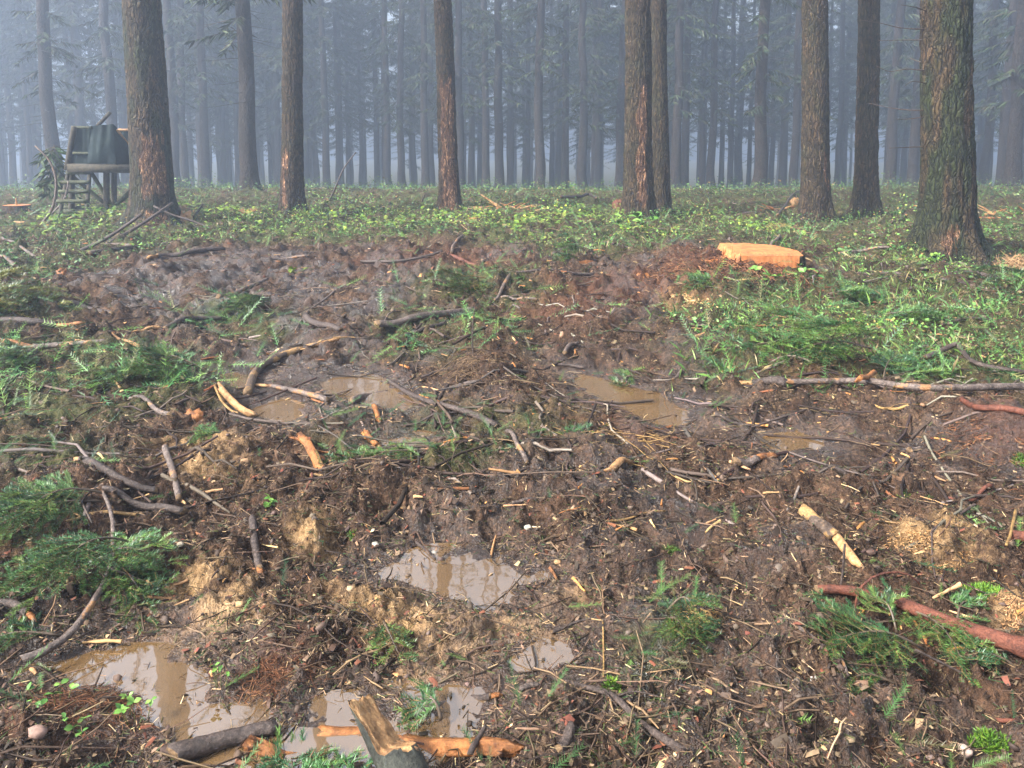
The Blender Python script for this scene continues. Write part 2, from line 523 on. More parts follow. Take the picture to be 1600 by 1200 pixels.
def mat_bark(name, dark, mid, light, moss=0.3, rough=0.75, scale=1.0, stretch=0.20):
    m, nt, b = new_mat(name)
    v1 = coords(nt)
    dn = nd(nt, "ShaderNodeTexNoise", Scale=9.0, Detail=3.0)
    nt.links.new(v1, dn.inputs["Vector"])
    dv = nd(nt, "ShaderNodeVectorMath", operation='MULTIPLY_ADD')
    nt.links.new(dn.outputs["Color"], dv.inputs[0]); dv.inputs[1].default_value = (0.10, 0.10, 0.10); nt.links.new(v1, dv.inputs[2])
    mp = nd(nt, "ShaderNodeMapping"); mp.inputs["Scale"].default_value = (scale, scale, scale * stretch)
    nt.links.new(dv.outputs[0], mp.inputs[0])
    v = mp.outputs[0]
    n = noise(nt, v, 30, 6, 0.7)
    vo = nd(nt, "ShaderNodeTexVoronoi", Scale=24.0, feature='DISTANCE_TO_EDGE')
    nt.links.new(v, vo.inputs["Vector"])
    crack = ramp(nt, vo.outputs["Distance"], [(0.0, (0, 0, 0)), (0.22, (1, 1, 1))])
    c = ramp(nt, n, [(0.30, dark), (0.5, mid), (0.68, light)])
    c = mixc(nt, 1.0, c, ramp(nt, noise(nt, v1, 3.0, 4), [(0.3, (0.65, 0.62, 0.6)), (0.7, (1.25, 1.2, 1.15))]), 'MULTIPLY')
    mo = noise(nt, v1, 1.7, 5, 0.65)
    mf = math_(nt, 'MULTIPLY', ramp(nt, mo, [(0.44, (0, 0, 0)), (0.62, (1, 1, 1))]), moss)
    att = nd(nt, "ShaderNodeAttribute", attribute_name="moss").outputs["Fac"]
    mf = math_(nt, 'ADD', mf, att, True)
    c = mixc(nt, mf, c, ramp(nt, n, [(0.3, (0.008, 0.011, 0.004)), (0.55, (0.022, 0.029, 0.009)), (0.75, (0.052, 0.058, 0.019))]))
    c = mixc(nt, 1.0, c, ramp(nt, crack, [(0.0, (0.16, 0.14, 0.13)), (0.7, (1.1, 1.1, 1.1))]), 'MULTIPLY')
    scr = nd(nt, "ShaderNodeAttribute", attribute_name="scrape").outputs["Fac"]
    vs = coords(nt, "Object", (1, 1, 0.28))
    s1 = ramp(nt, math_(nt, 'ADD', noise(nt, vs, 13, 6, 0.7), math_(nt, 'MULTIPLY', scr, 0.25)), [(0.60, (0, 0, 0)), (0.70, (1, 1, 1))])
    s1 = math_(nt, 'MULTIPLY', s1, ramp(nt, scr, [(0.05, (0, 0, 0)), (0.4, (1, 1, 1))]))
    c = mixc(nt, math_(nt, 'MULTIPLY', s1, 0.6), c, ramp(nt, n, [(0.3, (0.05, 0.021, 0.011)), (0.55, (0.14, 0.062, 0.032)), (0.75, (0.26, 0.135, 0.07))]))
    s2 = ramp(nt, math_(nt, 'ADD', noise(nt, vs, 30, 6, 0.78), math_(nt, 'MULTIPLY', s1, 0.14)), [(0.685, (0, 0, 0)), (0.72, (1, 1, 1))])
    s2 = math_(nt, 'MULTIPLY', s2, s1)
    c = mixc(nt, s2, c, ramp(nt, noise(nt, v1, 34, 4), [(0.3, (0.26, 0.12, 0.055)), (0.7, (0.52, 0.31, 0.17))]))
    nt.links.new(c, b.inputs["Base Color"])
    b.inputs["Roughness"].default_value = rough
    b.inputs["Specular IOR Level"].default_value = 0.3
    bump(nt, math_(nt, 'ADD', math_(nt, 'ADD', n, math_(nt, 'MULTIPLY', crack, 0.7)), math_(nt, 'MULTIPLY', noise(nt, v1, 70, 4), 0.4)), 0.9, 0.035, b)
    return m


def mat_stick(name, c0, c1, c2, peel=0.0, rough=0.55, wood=((0.20, 0.09, 0.035), (0.36, 0.2, 0.085))):
    m, nt, b = new_mat(name)
    v = coords(nt)
    n = noise(nt, v, 85, 6, 0.75)
    c = ramp(nt, n, [(0.3, c0), (0.5, c1), (0.72, c2)])
    if peel:
        pf = ramp(nt, noise(nt, v, 9, 4, 0.6), [(0.62 - peel, (0, 0, 0)), (0.66 - peel, (1, 1, 1))])
        c = mixc(nt, pf, c, ramp(nt, n, [(0.3, wood[0]), (0.7, wood[1])]))
    g = ramp(nt, noise(nt, v, 14, 6, 0.72), [(0.34, (0.22, 0.17, 0.15)), (0.5, (0.85, 0.82, 0.8)), (0.62, (1.1, 1.1, 1.1))])
    c = mixc(nt, 0.9, c, g, 'MULTIPLY')
    nt.links.new(c, b.inputs["Base Color"])
    b.inputs["Roughness"].default_value = rough
    b.inputs["Specular IOR Level"].default_value = 0.4
    bump(nt, math_(nt, 'ADD', n, noise(nt, v, 25, 4)), 0.9, 0.008, b)
    return m


M = {}
M['ground'] = mat_ground()
M['water'] = mat_water()
M['litter'] = mat_col("litter", 0.7, 0.18)
M['leaf'] = mat_col("leaves", 0.5, 0.35, 0.3, 25)
M['needle'] = mat_col("fir_needles", 0.42, 0.4, 0.25, 30)
M['crown'] = mat_col("spruce_foliage", 0.6, 0.2, 0.3, 2.0)
M['bark'] = mat_bark("spruce_bark", (0.010, 0.006, 0.0035), (0.046, 0.028, 0.014), (0.135, 0.086, 0.045), 0.35)
M['bark_far_shade'] = mat_bark("shaded_distant_bark", (0.010, 0.007, 0.006), (0.026, 0.018, 0.014), (0.05, 0.037, 0.029), 0.15)  # bark colours darkened to paint in the shade of the unsunlit forest interior
M['dark'] = mat_stick("dark_wet_bark", (0.018, 0.012, 0.010), (0.06, 0.042, 0.034), (0.16, 0.12, 0.10), 0.0)
M['grey'] = mat_stick("grey_bark", (0.035, 0.026, 0.022), (0.12, 0.09, 0.075), (0.30, 0.24, 0.20), 0.03)
M['red'] = mat_stick("red_brown_bark", (0.05, 0.016, 0.009), (0.13, 0.040, 0.021), (0.22, 0.080, 0.045), 0.0)
M['peeling'] = mat_stick("peeling_bark", (0.03, 0.02, 0.014), (0.10, 0.068, 0.048), (0.2, 0.15, 0.11), 0.12, wood=((0.26, 0.14, 0.05), (0.45, 0.28, 0.11)))
M['endgrain'] = mat_stick('dull_broken_end', (0.07, 0.045, 0.025), (0.17, 0.105, 0.05), (0.30, 0.19, 0.09), 0.0, 0.7)
M['wood'] = mat_stick("orange_fresh_wood", (0.13, 0.045, 0.012), (0.30, 0.115, 0.030), (0.44, 0.21, 0.075), 0.0, 0.5)
M['pale'] = mat_stick("pale_split_wood", (0.24, 0.12, 0.045), (0.40, 0.22, 0.09), (0.52, 0.34, 0.17), 0.0, 0.6)
M['straw'] = mat_stick("straw_root", (0.17, 0.095, 0.03), (0.30, 0.18, 0.06), (0.42, 0.28, 0.11), 0.0, 0.55)
M['mosswood'] = mat_stick("mossy_pole", (0.02, 0.024, 0.012), (0.06, 0.068, 0.032), (0.11, 0.115, 0.06), 0.0, 0.8)
M['boards'] = mat_stick("weathered_board", (0.014, 0.012, 0.008), (0.04, 0.034, 0.02), (0.10, 0.07, 0.035), 0.0, 0.8)


# ---------------------------------------------------------------- mesh helpers
def mesh(name, V, F, mats, tint=None, attrs=None, smooth=False, midx=None):
    """One mesh from an (n,3) array and a list of index arrays with the same number of corners per array."""
    V = np.asarray(V, np.float32)
    Fs = F if isinstance(F, list) else [F]
    Fs = [np.asarray(f, np.int32) for f in Fs if len(f)]
    me = bpy.data.meshes.new(name)
    me.vertices.add(len(V))
    me.vertices.foreach_set("co", V.ravel())
    nl = sum(f.size for f in Fs); nf = sum(len(f) for f in Fs)
    me.loops.add(nl)
    me.polygons.add(nf)
    me.loops.foreach_set("vertex_index", np.concatenate([f.ravel() for f in Fs]))
    starts = []; tot = 0
    for f in Fs:
        starts.append(tot + np.arange(len(f)) * f.shape[1])
        tot += f.size
    me.polygons.foreach_set("loop_start", np.concatenate(starts).astype(np.int32))
    if smooth:
        me.polygons.foreach_set("use_smooth", np.ones(nf, bool))
    if midx is not None:
        me.polygons.foreach_set("material_index", np.asarray(midx, np.int32))
    for m in (mats if isinstance(mats, (list, tuple)) else [mats]):
        me.materials.append(M[m] if isinstance(m, str) else m)
    if tint is not None:
        a = me.attributes.new("tint", 'FLOAT_COLOR', 'POINT')
        t = np.ones((len(V), 4), np.float32)
        t[:, :3] = tint
        a.data.foreach_set("color", t.ravel())
    for k, v in (attrs or {}).items():
        v = np.asarray(v, np.float32)
        if v.ndim == 1:
            a = me.attributes.new(k, 'FLOAT', 'POINT')
            a.data.foreach_set("value", v)
        else:
            a = me.attributes.new(k, 'FLOAT_COLOR', 'POINT')
            t = np.ones((len(V), 4), np.float32); t[:, :v.shape[1]] = v
            a.data.foreach_set("color", t.ravel())
    me.update(calc_edges=True)
    me.validate()
    return me


def link(name, me, parent=None, loc=None):
    o = bpy.data.objects.new(name, me)
    COL.objects.link(o)
    if parent is not None:
        o.parent = parent
    if loc is not None:
        o.location = loc
    return o


def tag(o, label=None, cat=None, group=None, kind=None):
    if label: o['label'] = label
    if cat: o['category'] = cat
    if group: o['group'] = group
    if kind: o['kind'] = kind
    return o


def empty(name, loc, label, cat, group=None):
    o = bpy.data.objects.new(name, None)
    o.empty_display_size = 0.1
    o.location = loc
    COL.objects.link(o)
    return tag(o, label, cat, group)


def catmull(P, n):
    P = np.asarray(P, float)
    if len(P) == 2:
        t = np.linspace(0, 1, n)[:, None]
        return P[0] * (1 - t) + P[1] * t
    Q = np.vstack([2 * P[0] - P[1], P, 2 * P[-1] - P[-2]])
    s = np.linspace(0, len(P) - 1 - 1e-9, n)
    i = s.astype(int); t = (s - i)[:, None]
    p0, p1, p2, p3 = Q[i], Q[i + 1], Q[i + 2], Q[i + 3]
    return 0.5 * (2 * p1 + (p2 - p0) * t + (2 * p0 - 5 * p1 + 4 * p2 - p3) * t ** 2 + (3 * p1 - p0 - 3 * p2 + p3) * t ** 3)


def tube(P, rad, sides=8, rough=0.0, seed=0, caps=True, jag=0.0, prof=None):
    """Tapered tube along a path: (V, quads, cap triangles)."""
    P = np.asarray(P, float)
    n = len(P)
    rad = np.broadcast_to(np.asarray(rad, float), (n,)) if np.ndim(rad) else np.full(n, rad)
    T = np.gradient(P, axis=0)
    T /= np.linalg.norm(T, axis=1)[:, None] + 1e-12
    up = np.array([0, 0, 1.0])
    if abs(T[:, 2]).max() > 0.9:
        up = np.array([0.3, 1.0, 0.1])
    A = np.cross(T, up); A /= np.linalg.norm(A, axis=1)[:, None] + 1e-12
    B = np.cross(A, T)
    th = np.linspace(0, 2 * np.pi, sides, endpoint=False)
    c, s = np.cos(th), np.sin(th)
    r = rad[:, None] * np.ones((1, sides))
    if rough:
        L = np.concatenate([[0], np.cumsum(np.linalg.norm(np.diff(P, axis=0), axis=1))])
        k = 1.0 / max(rad.mean() * 3, 1e-3)
        r = r * (1 + rough * pn3(np.outer(L * k, np.ones(sides)), np.outer(np.ones(n), c * 1.2), np.outer(np.ones(n), s * 1.2), seed)
                 + rough * 0.6 * pn3(np.outer(L * k * 3, np.ones(sides)), np.outer(np.ones(n), c * 2.4), np.outer(np.ones(n), s * 2.4), seed + 5))
    if prof is not None:
        r = r * prof[None, :]
    V = P[:, None, :] + r[..., None] * (A[:, None, :] * c[None, :, None] + B[:, None, :] * s[None, :, None])
    if jag:
        rj = np.random.default_rng(seed + 99)
        for e in (0, -1):
            sl = jag * rad[e] * (np.cos(th - rj.uniform(0, 6.28)) * 1.2 + rj.uniform(-0.6, 0.6, sides))
            V[e] += T[e] * sl[:, None]
    V = V.reshape(-1, 3)
    i = np.arange(n - 1)[:, None] * sides; j = np.arange(sides)[None, :]; j2 = (j + 1) % sides
    Q = np.stack([i + j, i + j2, i + sides + j2, i + sides + j], -1).reshape(-1, 4)
    C = np.zeros((0, 3), int)
    if caps:
        V = np.vstack([V, P[:1] - T[:1] * rad[0] * 0.15, P[-1:] + T[-1:] * rad[-1] * 0.15])
        a = len(V) - 2; b = len(V) - 1; jj = np.arange(sides); k2 = (jj + 1) % sides
        C = np.vstack([np.stack([np.full(sides, a), k2, jj], -1), np.stack([np.full(sides, b), (n - 1) * sides + jj, (n - 1) * sides + k2], -1)])
    return V, Q, C


class Acc:
    """Collects pieces of one mesh."""
    def __init__(s):
        s.V = []; s.F = {3: [], 4: []}; s.t = []; s.n = 0
    def add(s, V, *Fs, tint=(1, 1, 1)):
        V = np.asarray(V, float)
        s.V.append(V)
        for f in Fs:
            f = np.asarray(f, int)
            if len(f):
                s.F[f.shape[1]].append(f + s.n)
        tt = np.asarray(tint, float)
        s.t.append(np.broadcast_to(tt, (len(V), 3)))
        s.n += len(V)
    def mesh(s, name, mats, smooth=False):
        Fs = [np.concatenate(s.F[k]) for k in (3, 4) if s.F[k]]
        return mesh(name, np.concatenate(s.V), Fs, mats, tint=np.concatenate(s.t), smooth=smooth)


def rotm(rz, tx, ty):
    """(N,3,3) rotation: tilt about x and y, then turn about z."""
    cz, sz = np.cos(rz), np.sin(rz); cx, sx = np.cos(tx), np.sin(tx); cy2, sy = np.cos(ty), np.sin(ty)
    o = np.zeros_like(cz); l = np.ones_like(cz)
    Z = np.stack([np.stack([cz, -sz, o], -1), np.stack([sz, cz, o], -1), np.stack([o, o, l], -1)], -2)
    X = np.stack([np.stack([l, o, o], -1), np.stack([o, cx, -sx], -1), np.stack([o, sx, cx], -1)], -2)
    Y = np.stack([np.stack([cy2, o, sy], -1), np.stack([o, l, o], -1), np.stack([-sy, o, cy2], -1)], -2)
    return Z @ X @ Y


def scatter(tV, tF, pos, rot, scale, color, ttint=None):
    """Copies of a small template as one set of arrays; scale is (N,3)."""
    N = len(pos); n = len(tV)
    V = tV[None] * scale[:, None, :]
    V = np.einsum('nij,nkj->nki', rot, V) + pos[:, None, :]
    F = (tF[None] + (np.arange(N) * n)[:, None, None]).reshape(-1, tF.shape[1])
    c = np.repeat(color[:, None, :], n, 1)
    if ttint is not None:
        c = c * ttint[None]
    return V.reshape(-1, 3), F, c.reshape(-1, 3)


def pick(rng, N, cols, w=None, jit=0.25):
    cols = np.array(cols, float)
    w = None if w is None else np.array(w) / np.sum(w)
    c = cols[rng.choice(len(cols), N, p=w)]
    return c * (1 + jit * rng.uniform(-1, 1, (N, 1))) * (1 + 0.08 * rng.uniform(-1, 1, (N, 3)))


# ================================================================= GROUND
def zones_green(x, y):
    return np.clip(mask('green', x, y) + mask('clay', x, y), 0, 1)


def build_ground():
    r1 = np.exp(np.arange(math.log(0.9), math.log(26), 0.0046))
    r2 = np.exp(np.linspace(math.log(26.3), math.log(205), 90))
    rr = np.concatenate([[0.25, 0.5, 0.7], r1, r2])
    t1 = np.linspace(R(-44), R(44), 470)
    t2 = np.linspace(R(44), R(360 - 44), 60)[1:-1]
    tt = np.concatenate([t1, t2])
    Rr, Tt = np.meshgrid(rr, tt, indexing='ij')
    x = (Rr * np.sin(Tt)).ravel(); y = (Rr * np.cos(Tt)).ravel()
    wet = mask('wet', x, y)
    z = full(x, y, wet)
    n, k = len(rr), len(tt)
    V = np.stack([x, y, z], -1)
    i = np.arange(n - 1)[:, None] * k; j = np.arange(k)[None, :]; j2 = (j + 1) % k
    Q = np.stack([i + j, i + k + j, i + k + j2, i + j2], -1).reshape(-1, 4)
    V = np.vstack([V, [[0, 0, float(fz(0., 0.)[0])]]])
    jj = np.arange(k)
    T = np.stack([np.full(k, len(V) - 1), jj, (jj + 1) % k], -1)
    pd = puddle_near(x, y)
    e1 = lambda a: np.concatenate([a, [0]])
    zones = np.stack([e1(mask('clay', x, y)), e1(mask('red', x, y)), e1(mask('green', x, y))], -1)
    wet = np.maximum(wet, 0.75 * sstep(0.02, 0.35, pn2(x * 0.8, y * 0.8, 95)) * (1 - zones_green(x, y)))
    wet = np.maximum(wet * sstep(-0.45, 0.25, pn2(x * 2.2, y * 2.2, 91) + 0.7 * pn2(x * 7, y * 7, 92)), pd)
    me = mesh("ground", V, [T, Q], 'ground', attrs={'zones': zones, 'wet': e1(wet)}, smooth=True)
    o = link("ground", me)
    tag(o, "churned brown mud and litter of the forest clearing", "ground", kind="structure")


build_ground()

for lab, p, zw in PUDDLES:
    c = p.mean(0)
    bmh = bmesh.new()
    for an in np.linspace(0, 2 * np.pi, 10, endpoint=False):
        for qx, qy in p:
            bmh.verts.new((qx + 0.12 * math.cos(an), qy + 0.12 * math.sin(an), 0))
    # outline of the sheet of water; the ground rises through it and draws the shore
    allp = np.array([v.co[:2] for v in bmh.verts]); bmh.free()
    dirs = np.linspace(0, 2 * np.pi, 40, endpoint=False)
    q = np.array([allp[np.argmax(allp @ np.array([math.cos(a), math.sin(a)]))] for a in dirs])
    q = q[np.append(True, np.abs(np.diff(q, axis=0)).sum(1) > 1e-6)]
    n = len(q)
    V = np.column_stack([np.vstack([q, c]), np.full(n + 1, zw + 0.0)])
    T = np.stack([np.full(n, n), np.arange(n), (np.arange(n) + 1) % n], -1)
    a = np.cross(np.append(q[0] - c, 0), np.append(q[1] - c, 0))[2]
    if a < 0:
        T = T[:, ::-1]
    o = link("puddle", mesh("puddle", V, T, 'water'))
    tag(o, lab, "puddle", kind="structure")

# ================================================================= TREES
def trunk_arrays(r, h, lean, seed, cols, zs, flare=0.5, lobes=5, bark=0.012, scrape=None, moss=0.0, crook=0.03):
    th = np.linspace(0, 2 * np.pi, cols, endpoint=False)
    Z, T = np.meshgrid(zs, th, indexing='ij')
    taper = np.clip(1 - 0.82 * (np.maximum(Z, 0) / h) ** 1.1, 0.06, None)
    ph = seed * 1.7
    zz = np.maximum(Z, 0)
    fl = flare * np.exp(-zz / 0.22) * (1 + 0.55 * np.cos(lobes * T + ph) + 0.3 * np.cos((lobes - 2) * T + 2 * ph)) + 0.16 * np.exp(-zz / 0.9)
    rad = r * (taper + fl)
    c, s = np.cos(T), np.sin(T)
    k = r / 0.25
    f = np.abs(pn3(c * 7 * k, s * 7 * k, Z * 2.6, seed))
    g = pn3(c * 14 * k, s * 14 * k, Z * 7.5, seed + 3)
    g2 = pn3(c * 24 * k, s * 24 * k, Z * 22, seed + 4)
    b = bark * (1.5 * np.minimum(f, 0.4) * 2 - 0.6 + 0.8 * g + 0.5 * g2)
    rad = rad + b + 0.05 * r * pn3(c * 1.3, s * 1.3, Z * 0.8, seed + 9)
    ox = lean[0] * Z + crook * pn2(Z * 0.35, Z * 0 + seed * 3.3, 4) * np.clip(Z, 0, 1)
    oy = lean[1] * Z
    V = np.stack([ox + rad * c, oy + rad * s, Z], -1).reshape(-1, 3)
    n = len(zs)
    i = np.arange(n - 1)[:, None] * cols; j = np.arange(cols)[None, :]; j2 = (j + 1) % cols
    Q = np.stack([i + j, i + j2, i + cols + j2, i + cols + j], -1).reshape(-1, 4)
    at = {}
    if scrape is not None:
        m = np.zeros(Z.shape)
        for (z0, z1, a0, w) in scrape:      # height range, direction (radians from the camera side), half width
            da = np.angle(np.exp(1j * (T - (-np.pi / 2 + a0))))
            e = sstep(z0 - 0.25, z0 + 0.1, Z) * sstep(z1 + 0.3, z1 - 0.15, Z) * sstep(w * 1.3, w * 0.6, np.abs(da) + 0.35 * pn3(c * 3, s * 3, Z * 2.5, seed + 7))
            m = np.maximum(m, e)
        at['scrape'] = m.ravel()
    if moss:
        m = moss * sstep(-0.25, 0.35, pn3(c * 2.2, s * 2.2, Z * 1.4, seed + 12) + 0.35 * np.exp(-zz / 0.5))
        at['moss'] = m.ravel()
    return V, Q, at


def bough_card(L, seed, rng, droop):
    """A hanging spruce bough for a crown: twig blades along a drooping stem."""
    a = Acc()
    n = 9
    t = np.linspace(0, 1, n)
    P = np.stack([L * t, np.zeros(n), -droop * L * t ** 1.6 + 0.10 * L * t ** 4], -1)
    V, Q, C = tube(P, 0.022 * (1 - 0.85 * t) * max(L / 2.5, 0.4), 3, caps=False)
    a.add(V, Q, tint=(0.06, 0.045, 0.035))
    m = int(34 * L)
    s = rng.uniform(0.12, 1.0, m)
    base = np.stack([L * s, np.zeros(m), -droop * L * s ** 1.6 + 0.10 * L * s ** 4], -1)
    side = rng.choice([-1, 1], m)
    ln = (0.10 + 0.42 * (1 - s) * L * 0.45 + 0.12) * rng.uniform(0.5, 1.3, m)
    ang = rng.uniform(0.5, 1.3, m)
    dr = np.stack([np.cos(ang), side * np.sin(ang), -rng.uniform(0.1, 1.1, m)], -1)
    dr /= np.linalg.norm(dr, axis=1)[:, None]
    wv = np.cross(dr, rng.normal(size=(m, 3))); wv /= np.linalg.norm(wv, axis=1)[:, None]
    wd = rng.uniform(0.012, 0.034, m)[:, None]
    tip = base + dr * ln[:, None] + np.stack([np.zeros(m), np.zeros(m), -0.12 * ln], -1)
    midp = base + dr * ln[:, None] * 0.45
    V = np.stack([base, midp + wv * wd, tip, midp - wv * wd], 1).reshape(-1, 3)
    F = np.arange(m * 4).reshape(-1, 4)
    col = pick(rng, m, [(0.022, 0.036, 0.016), (0.032, 0.048, 0.021), (0.042, 0.058, 0.025), (0.040, 0.038, 0.022)], None, 0.35)
    a.add(V, F, tint=np.repeat(col, 4, 0))
    return np.concatenate(a.V), a.F, np.concatenate(a.t)


def crown_mesh(name, z0, z1, rmax, nb, seed, skirt=0):
    rng = np.random.default_rng(seed)
    a = Acc()
    for i in range(nb + skirt):
        if i < nb:
            u = rng.uniform(0, 1) ** 0.9
            z = z0 + (z1 - z0) * u
            L = max(0.35, rmax * (1 - u) ** 0.7 * rng.uniform(0.6, 1.15))
        else:
            z = z0 - rng.uniform(0.2, 3.5)
            L = rmax * rng.uniform(0.5, 0.95)
        V, F, t = bough_card(L, i, rng, rng.uniform(0.15, 0.55))
        th = rng.uniform(0, 2 * np.pi)
        c, s = math.cos(th), math.sin(th)
        V = np.stack([V[:, 0] * c - V[:, 1] * s, V[:, 0] * s + V[:, 1] * c, V[:, 2] + z], -1)
        a.add(V, *[np.concatenate(F[k]) for k in (3, 4) if F[k]], tint=t)
    return a.mesh(name, 'crown')


def twig_mesh(name, z0, z1, n, seed, Lmax=1.6):
    rng = np.random.default_rng(seed)
    a = Acc()
    for i in range(n):
        z = rng.uniform(z0, z1); th = rng.uniform(0, 2 * np.pi); L = rng.uniform(0.3, Lmax)
        t = np.linspace(0, 1, 6)
        P = np.stack([0.12 + L * t, 0.10 * L * np.sin(3 * t + i), z - 0.25 * L * t ** 1.5 + 0.12 * L * t ** 3], -1)
        c, s = math.cos(th), math.sin(th)
        P = np.stack([P[:, 0] * c - P[:, 1] * s, P[:, 0] * s + P[:, 1] * c, P[:, 2]], -1)
        V, Q, C = tube(P, 0.011 * (1 - 0.75 * t), 3, caps=False)
        a.add(V, Q, tint=(0.06, 0.048, 0.04))
        for k in range(rng.integers(0, 4)):
            i0 = rng.integers(2, 6)
            d = np.array([c, s, 0]) * rng.uniform(0.2, 0.5) + np.array([-s, c, 0]) * rng.uniform(-0.5, 0.5) + np.array([0, 0, rng.uniform(-0.3, 0.05)])
            V, Q, C = tube(np.stack([P[i0], P[i0] + d * L * 0.35]), np.array([0.005, 0.002]), 3, caps=False)
            a.add(V, Q, tint=(0.055, 0.045, 0.038))
    return a.mesh(name, 'crown')


CROWNS_HIGH = [crown_mesh("crown", 11.5 + i, 27, 2.1, 90, 100 + i) for i in range(2)]
CROWNS_MID = [crown_mesh("crown", 6.2 + i * 0.8, 24 + i, 1.9, 95, 130 + i, skirt=13 + 3 * i) for i in range(4)]
CROWNS_LOW = [crown_mesh("crown", 6.5 + i * 0.8, 25 + i, 2.7, 230, 110 + i, skirt=12 + 3 * i) for i in range(4)]
TWIGS = [twig_mesh("dead_twigs", 2.0, 8.5, 34, 120 + i) for i in range(3)]

NEAR = [  # label, top x at y=0, base x, base y, diameter px mid-height, scraped patches, moss, dead stubs, flare
    ("thick mossy trunk with scraped orange bark beside the wooden hide", 222, 241, 350, 54, [(0.55, 1.45, 0.5, 0.6), (0.0, 0.2, 0.5, 0.4)], 0.7, 0.5),
    ("slender straight brown trunk standing right of the raised hide tree", 455, 457, 337, 31, [(0.2, 1.2, -0.5, 0.3)], 0.15, 0.45),
    ("leaning trunk with long rusty scraped face near picture centre", 692, 703, 333, 29, [(0.1, 2.6, 0.1, 0.85)], 0.0, 0.5),
    ("rugged furrowed trunk overlapping a smoother trunk close behind it", 997, 998, 346, 41, [(0.4, 2.4, 0.15, 0.4)], 0.25, 0.4),
    ("smooth bluish trunk half hidden behind the rugged furrowed trunk", 1029, 1033, 337, 25, None, 0.3, 0.5),
    ("tall brown trunk standing behind the large fresh stump", 1273, 1274, 352, 38, [(0.7, 1.3, 0.5, 0.2)], 0.25, 0.55),
    ("greyish trunk with flared foot between two thicker trunks at right", 1357, 1354, 341, 30, None, 0.3, 0.65),
    ("very thick dark mossy trunk with spreading root flare at right edge", 1480, 1478, 402, 64, [(0.2, 0.32, -0.3, 0.3)], 0.9, 0.75),
]
near_zs = np.concatenate([np.linspace(-0.35, 0.6, 44), np.arange(0.63, 5.5, 0.034), np.arange(5.8, 26, 1.2), [26.3]])
near_trees = []
for i, (lab, tx, bx, by, wpx, scr, mo, fl) in enumerate(NEAR):
    b = hit(bx, by)[0]
    dist = np.linalg.norm(b - EYE)
    r = wpx * dist / FPX / 2
    top = Vp(np.array(float(tx)), np.array(0.0), b[1])
    lean = ((top[0] - b[0]) / (top[2] - b[2]), 0.0)
    e = empty("spruce_tree", b, lab, "tree", "spruces at the edge of the clearing")
    V, Q, at = trunk_arrays(r, 26.5, lean, i + 1, 128 if i == 7 else 96, near_zs, fl, 5 + i % 2, 0.016 if i in (3, 6, 7) else 0.012, scr, mo)
    link("trunk", mesh("trunk", V, Q, 'bark', attrs=at, smooth=True), e)
    c = link("crown", CROWNS_HIGH[i % 2], e, (lean[0] * 16, 0, 0))
    c.rotation_euler = (0, 0, i * 1.3)
    near_trees.append((e, b, r))

# dead branches on the thick trunk at the right
e8, b8, r8 = near_trees[7]
DEAD8 = [[(1449, 46), (1410, 44), (1375, 36), (1343, 31)], [(1446, 20), (1425, 14), (1394, 12)], [(1447, 62), (1420, 61), (1385, 60)],
         [(1445, 111), (1415, 108), (1390, 112), (1369, 103)], [(1444, 131), (1420, 128), (1400, 136)], [(1442, 173), (1415, 171), (1390, 166), (1369, 160)],
         [(1441, 182), (1420, 186), (1400, 186)], [(1441, 229), (1412, 230), (1377, 231)], [(1446, 100), (1440, 94), (1435, 88)], [(1512, 98), (1518, 97), (1524, 95)]]
for k, pl in enumerate(DEAD8):
    p = np.array(pl, float)
    P = Vp(p[:, 0], p[:, 1], b8[1])
    P[:, 1] -= np.linspace(0.0, 0.25 * math.sin(k * 2.1), len(P))
    P[0] += (np.array([b8[0], b8[1], P[0][2]]) - P[0]) * 0.15
    P = catmull(P, 9) - b8
    V, Q, C = tube(P, np.linspace(0.0085, 0.003, 9), 5, 0.2, k)
    link("dead_branch", mesh("dead_branch", V, [C, Q], 'dark', smooth=True), e8)

# middle-distance trunks: x in the photograph, width in pixels there, kind of crown
MID = [(3, 9), (62, 9), (81, 18), (133, 10), (177, 15), (194, 9), (275, 14), (288, 12), (321, 13), (344, 9), (359, 8), (372, 7), (388, 24), (424, 8), (436, 10),
       (479, 9), (493, 9), (510, 11), (545, 8), (565, 7), (589, 9), (606, 11), (627, 11.5), (646, 7), (664, 12), (720, 13), (737, 10), (759, 12), (780, 14), (796, 9), (824, 9),
       (842, 15), (862, 8), (883, 12), (910, 14), (928, 10), (939, 8), (969, 14), (1056, 15), (1070, 12), (1097, 10), (1112, 12), (1127, 8), (1141, 9), (1155, 8), (1186, 18), (1225, 9), (1241, 12),
       (1308, 9), (1318, 8), (1392, 14), (1411, 8), (1427, 14), (1541, 12), (1566, 13), (1584, 18), (40, 7), (150, 7), (1170, 7), (1205, 8), (1530, 8), (1600, 11)]
MID.sort()
mid_zs = np.concatenate([np.linspace(-0.5, 0.8, 9), np.arange(1.2, 10, 0.6), np.arange(11, 27, 2.0)])
MIDTR = []
for i in range(5):
    V, Q, at = trunk_arrays(0.2, 26.5, (0.004 * (i - 2), 0.003 * (i % 3 - 1)), 40 + i, 28, mid_zs, 0.45, 4 + i % 3, 0.008, None, 0.0, 0.14)
    MIDTR.append(mesh("trunk", V, Q, 'bark_far_shade', smooth=True))
ORD = ["first", "second", "third", "fourth", "fifth", "sixth", "seventh", "eighth", "ninth", "tenth", "eleventh", "twelfth", "thirteenth", "fourteenth", "fifteenth", "sixteenth", "seventeenth"]
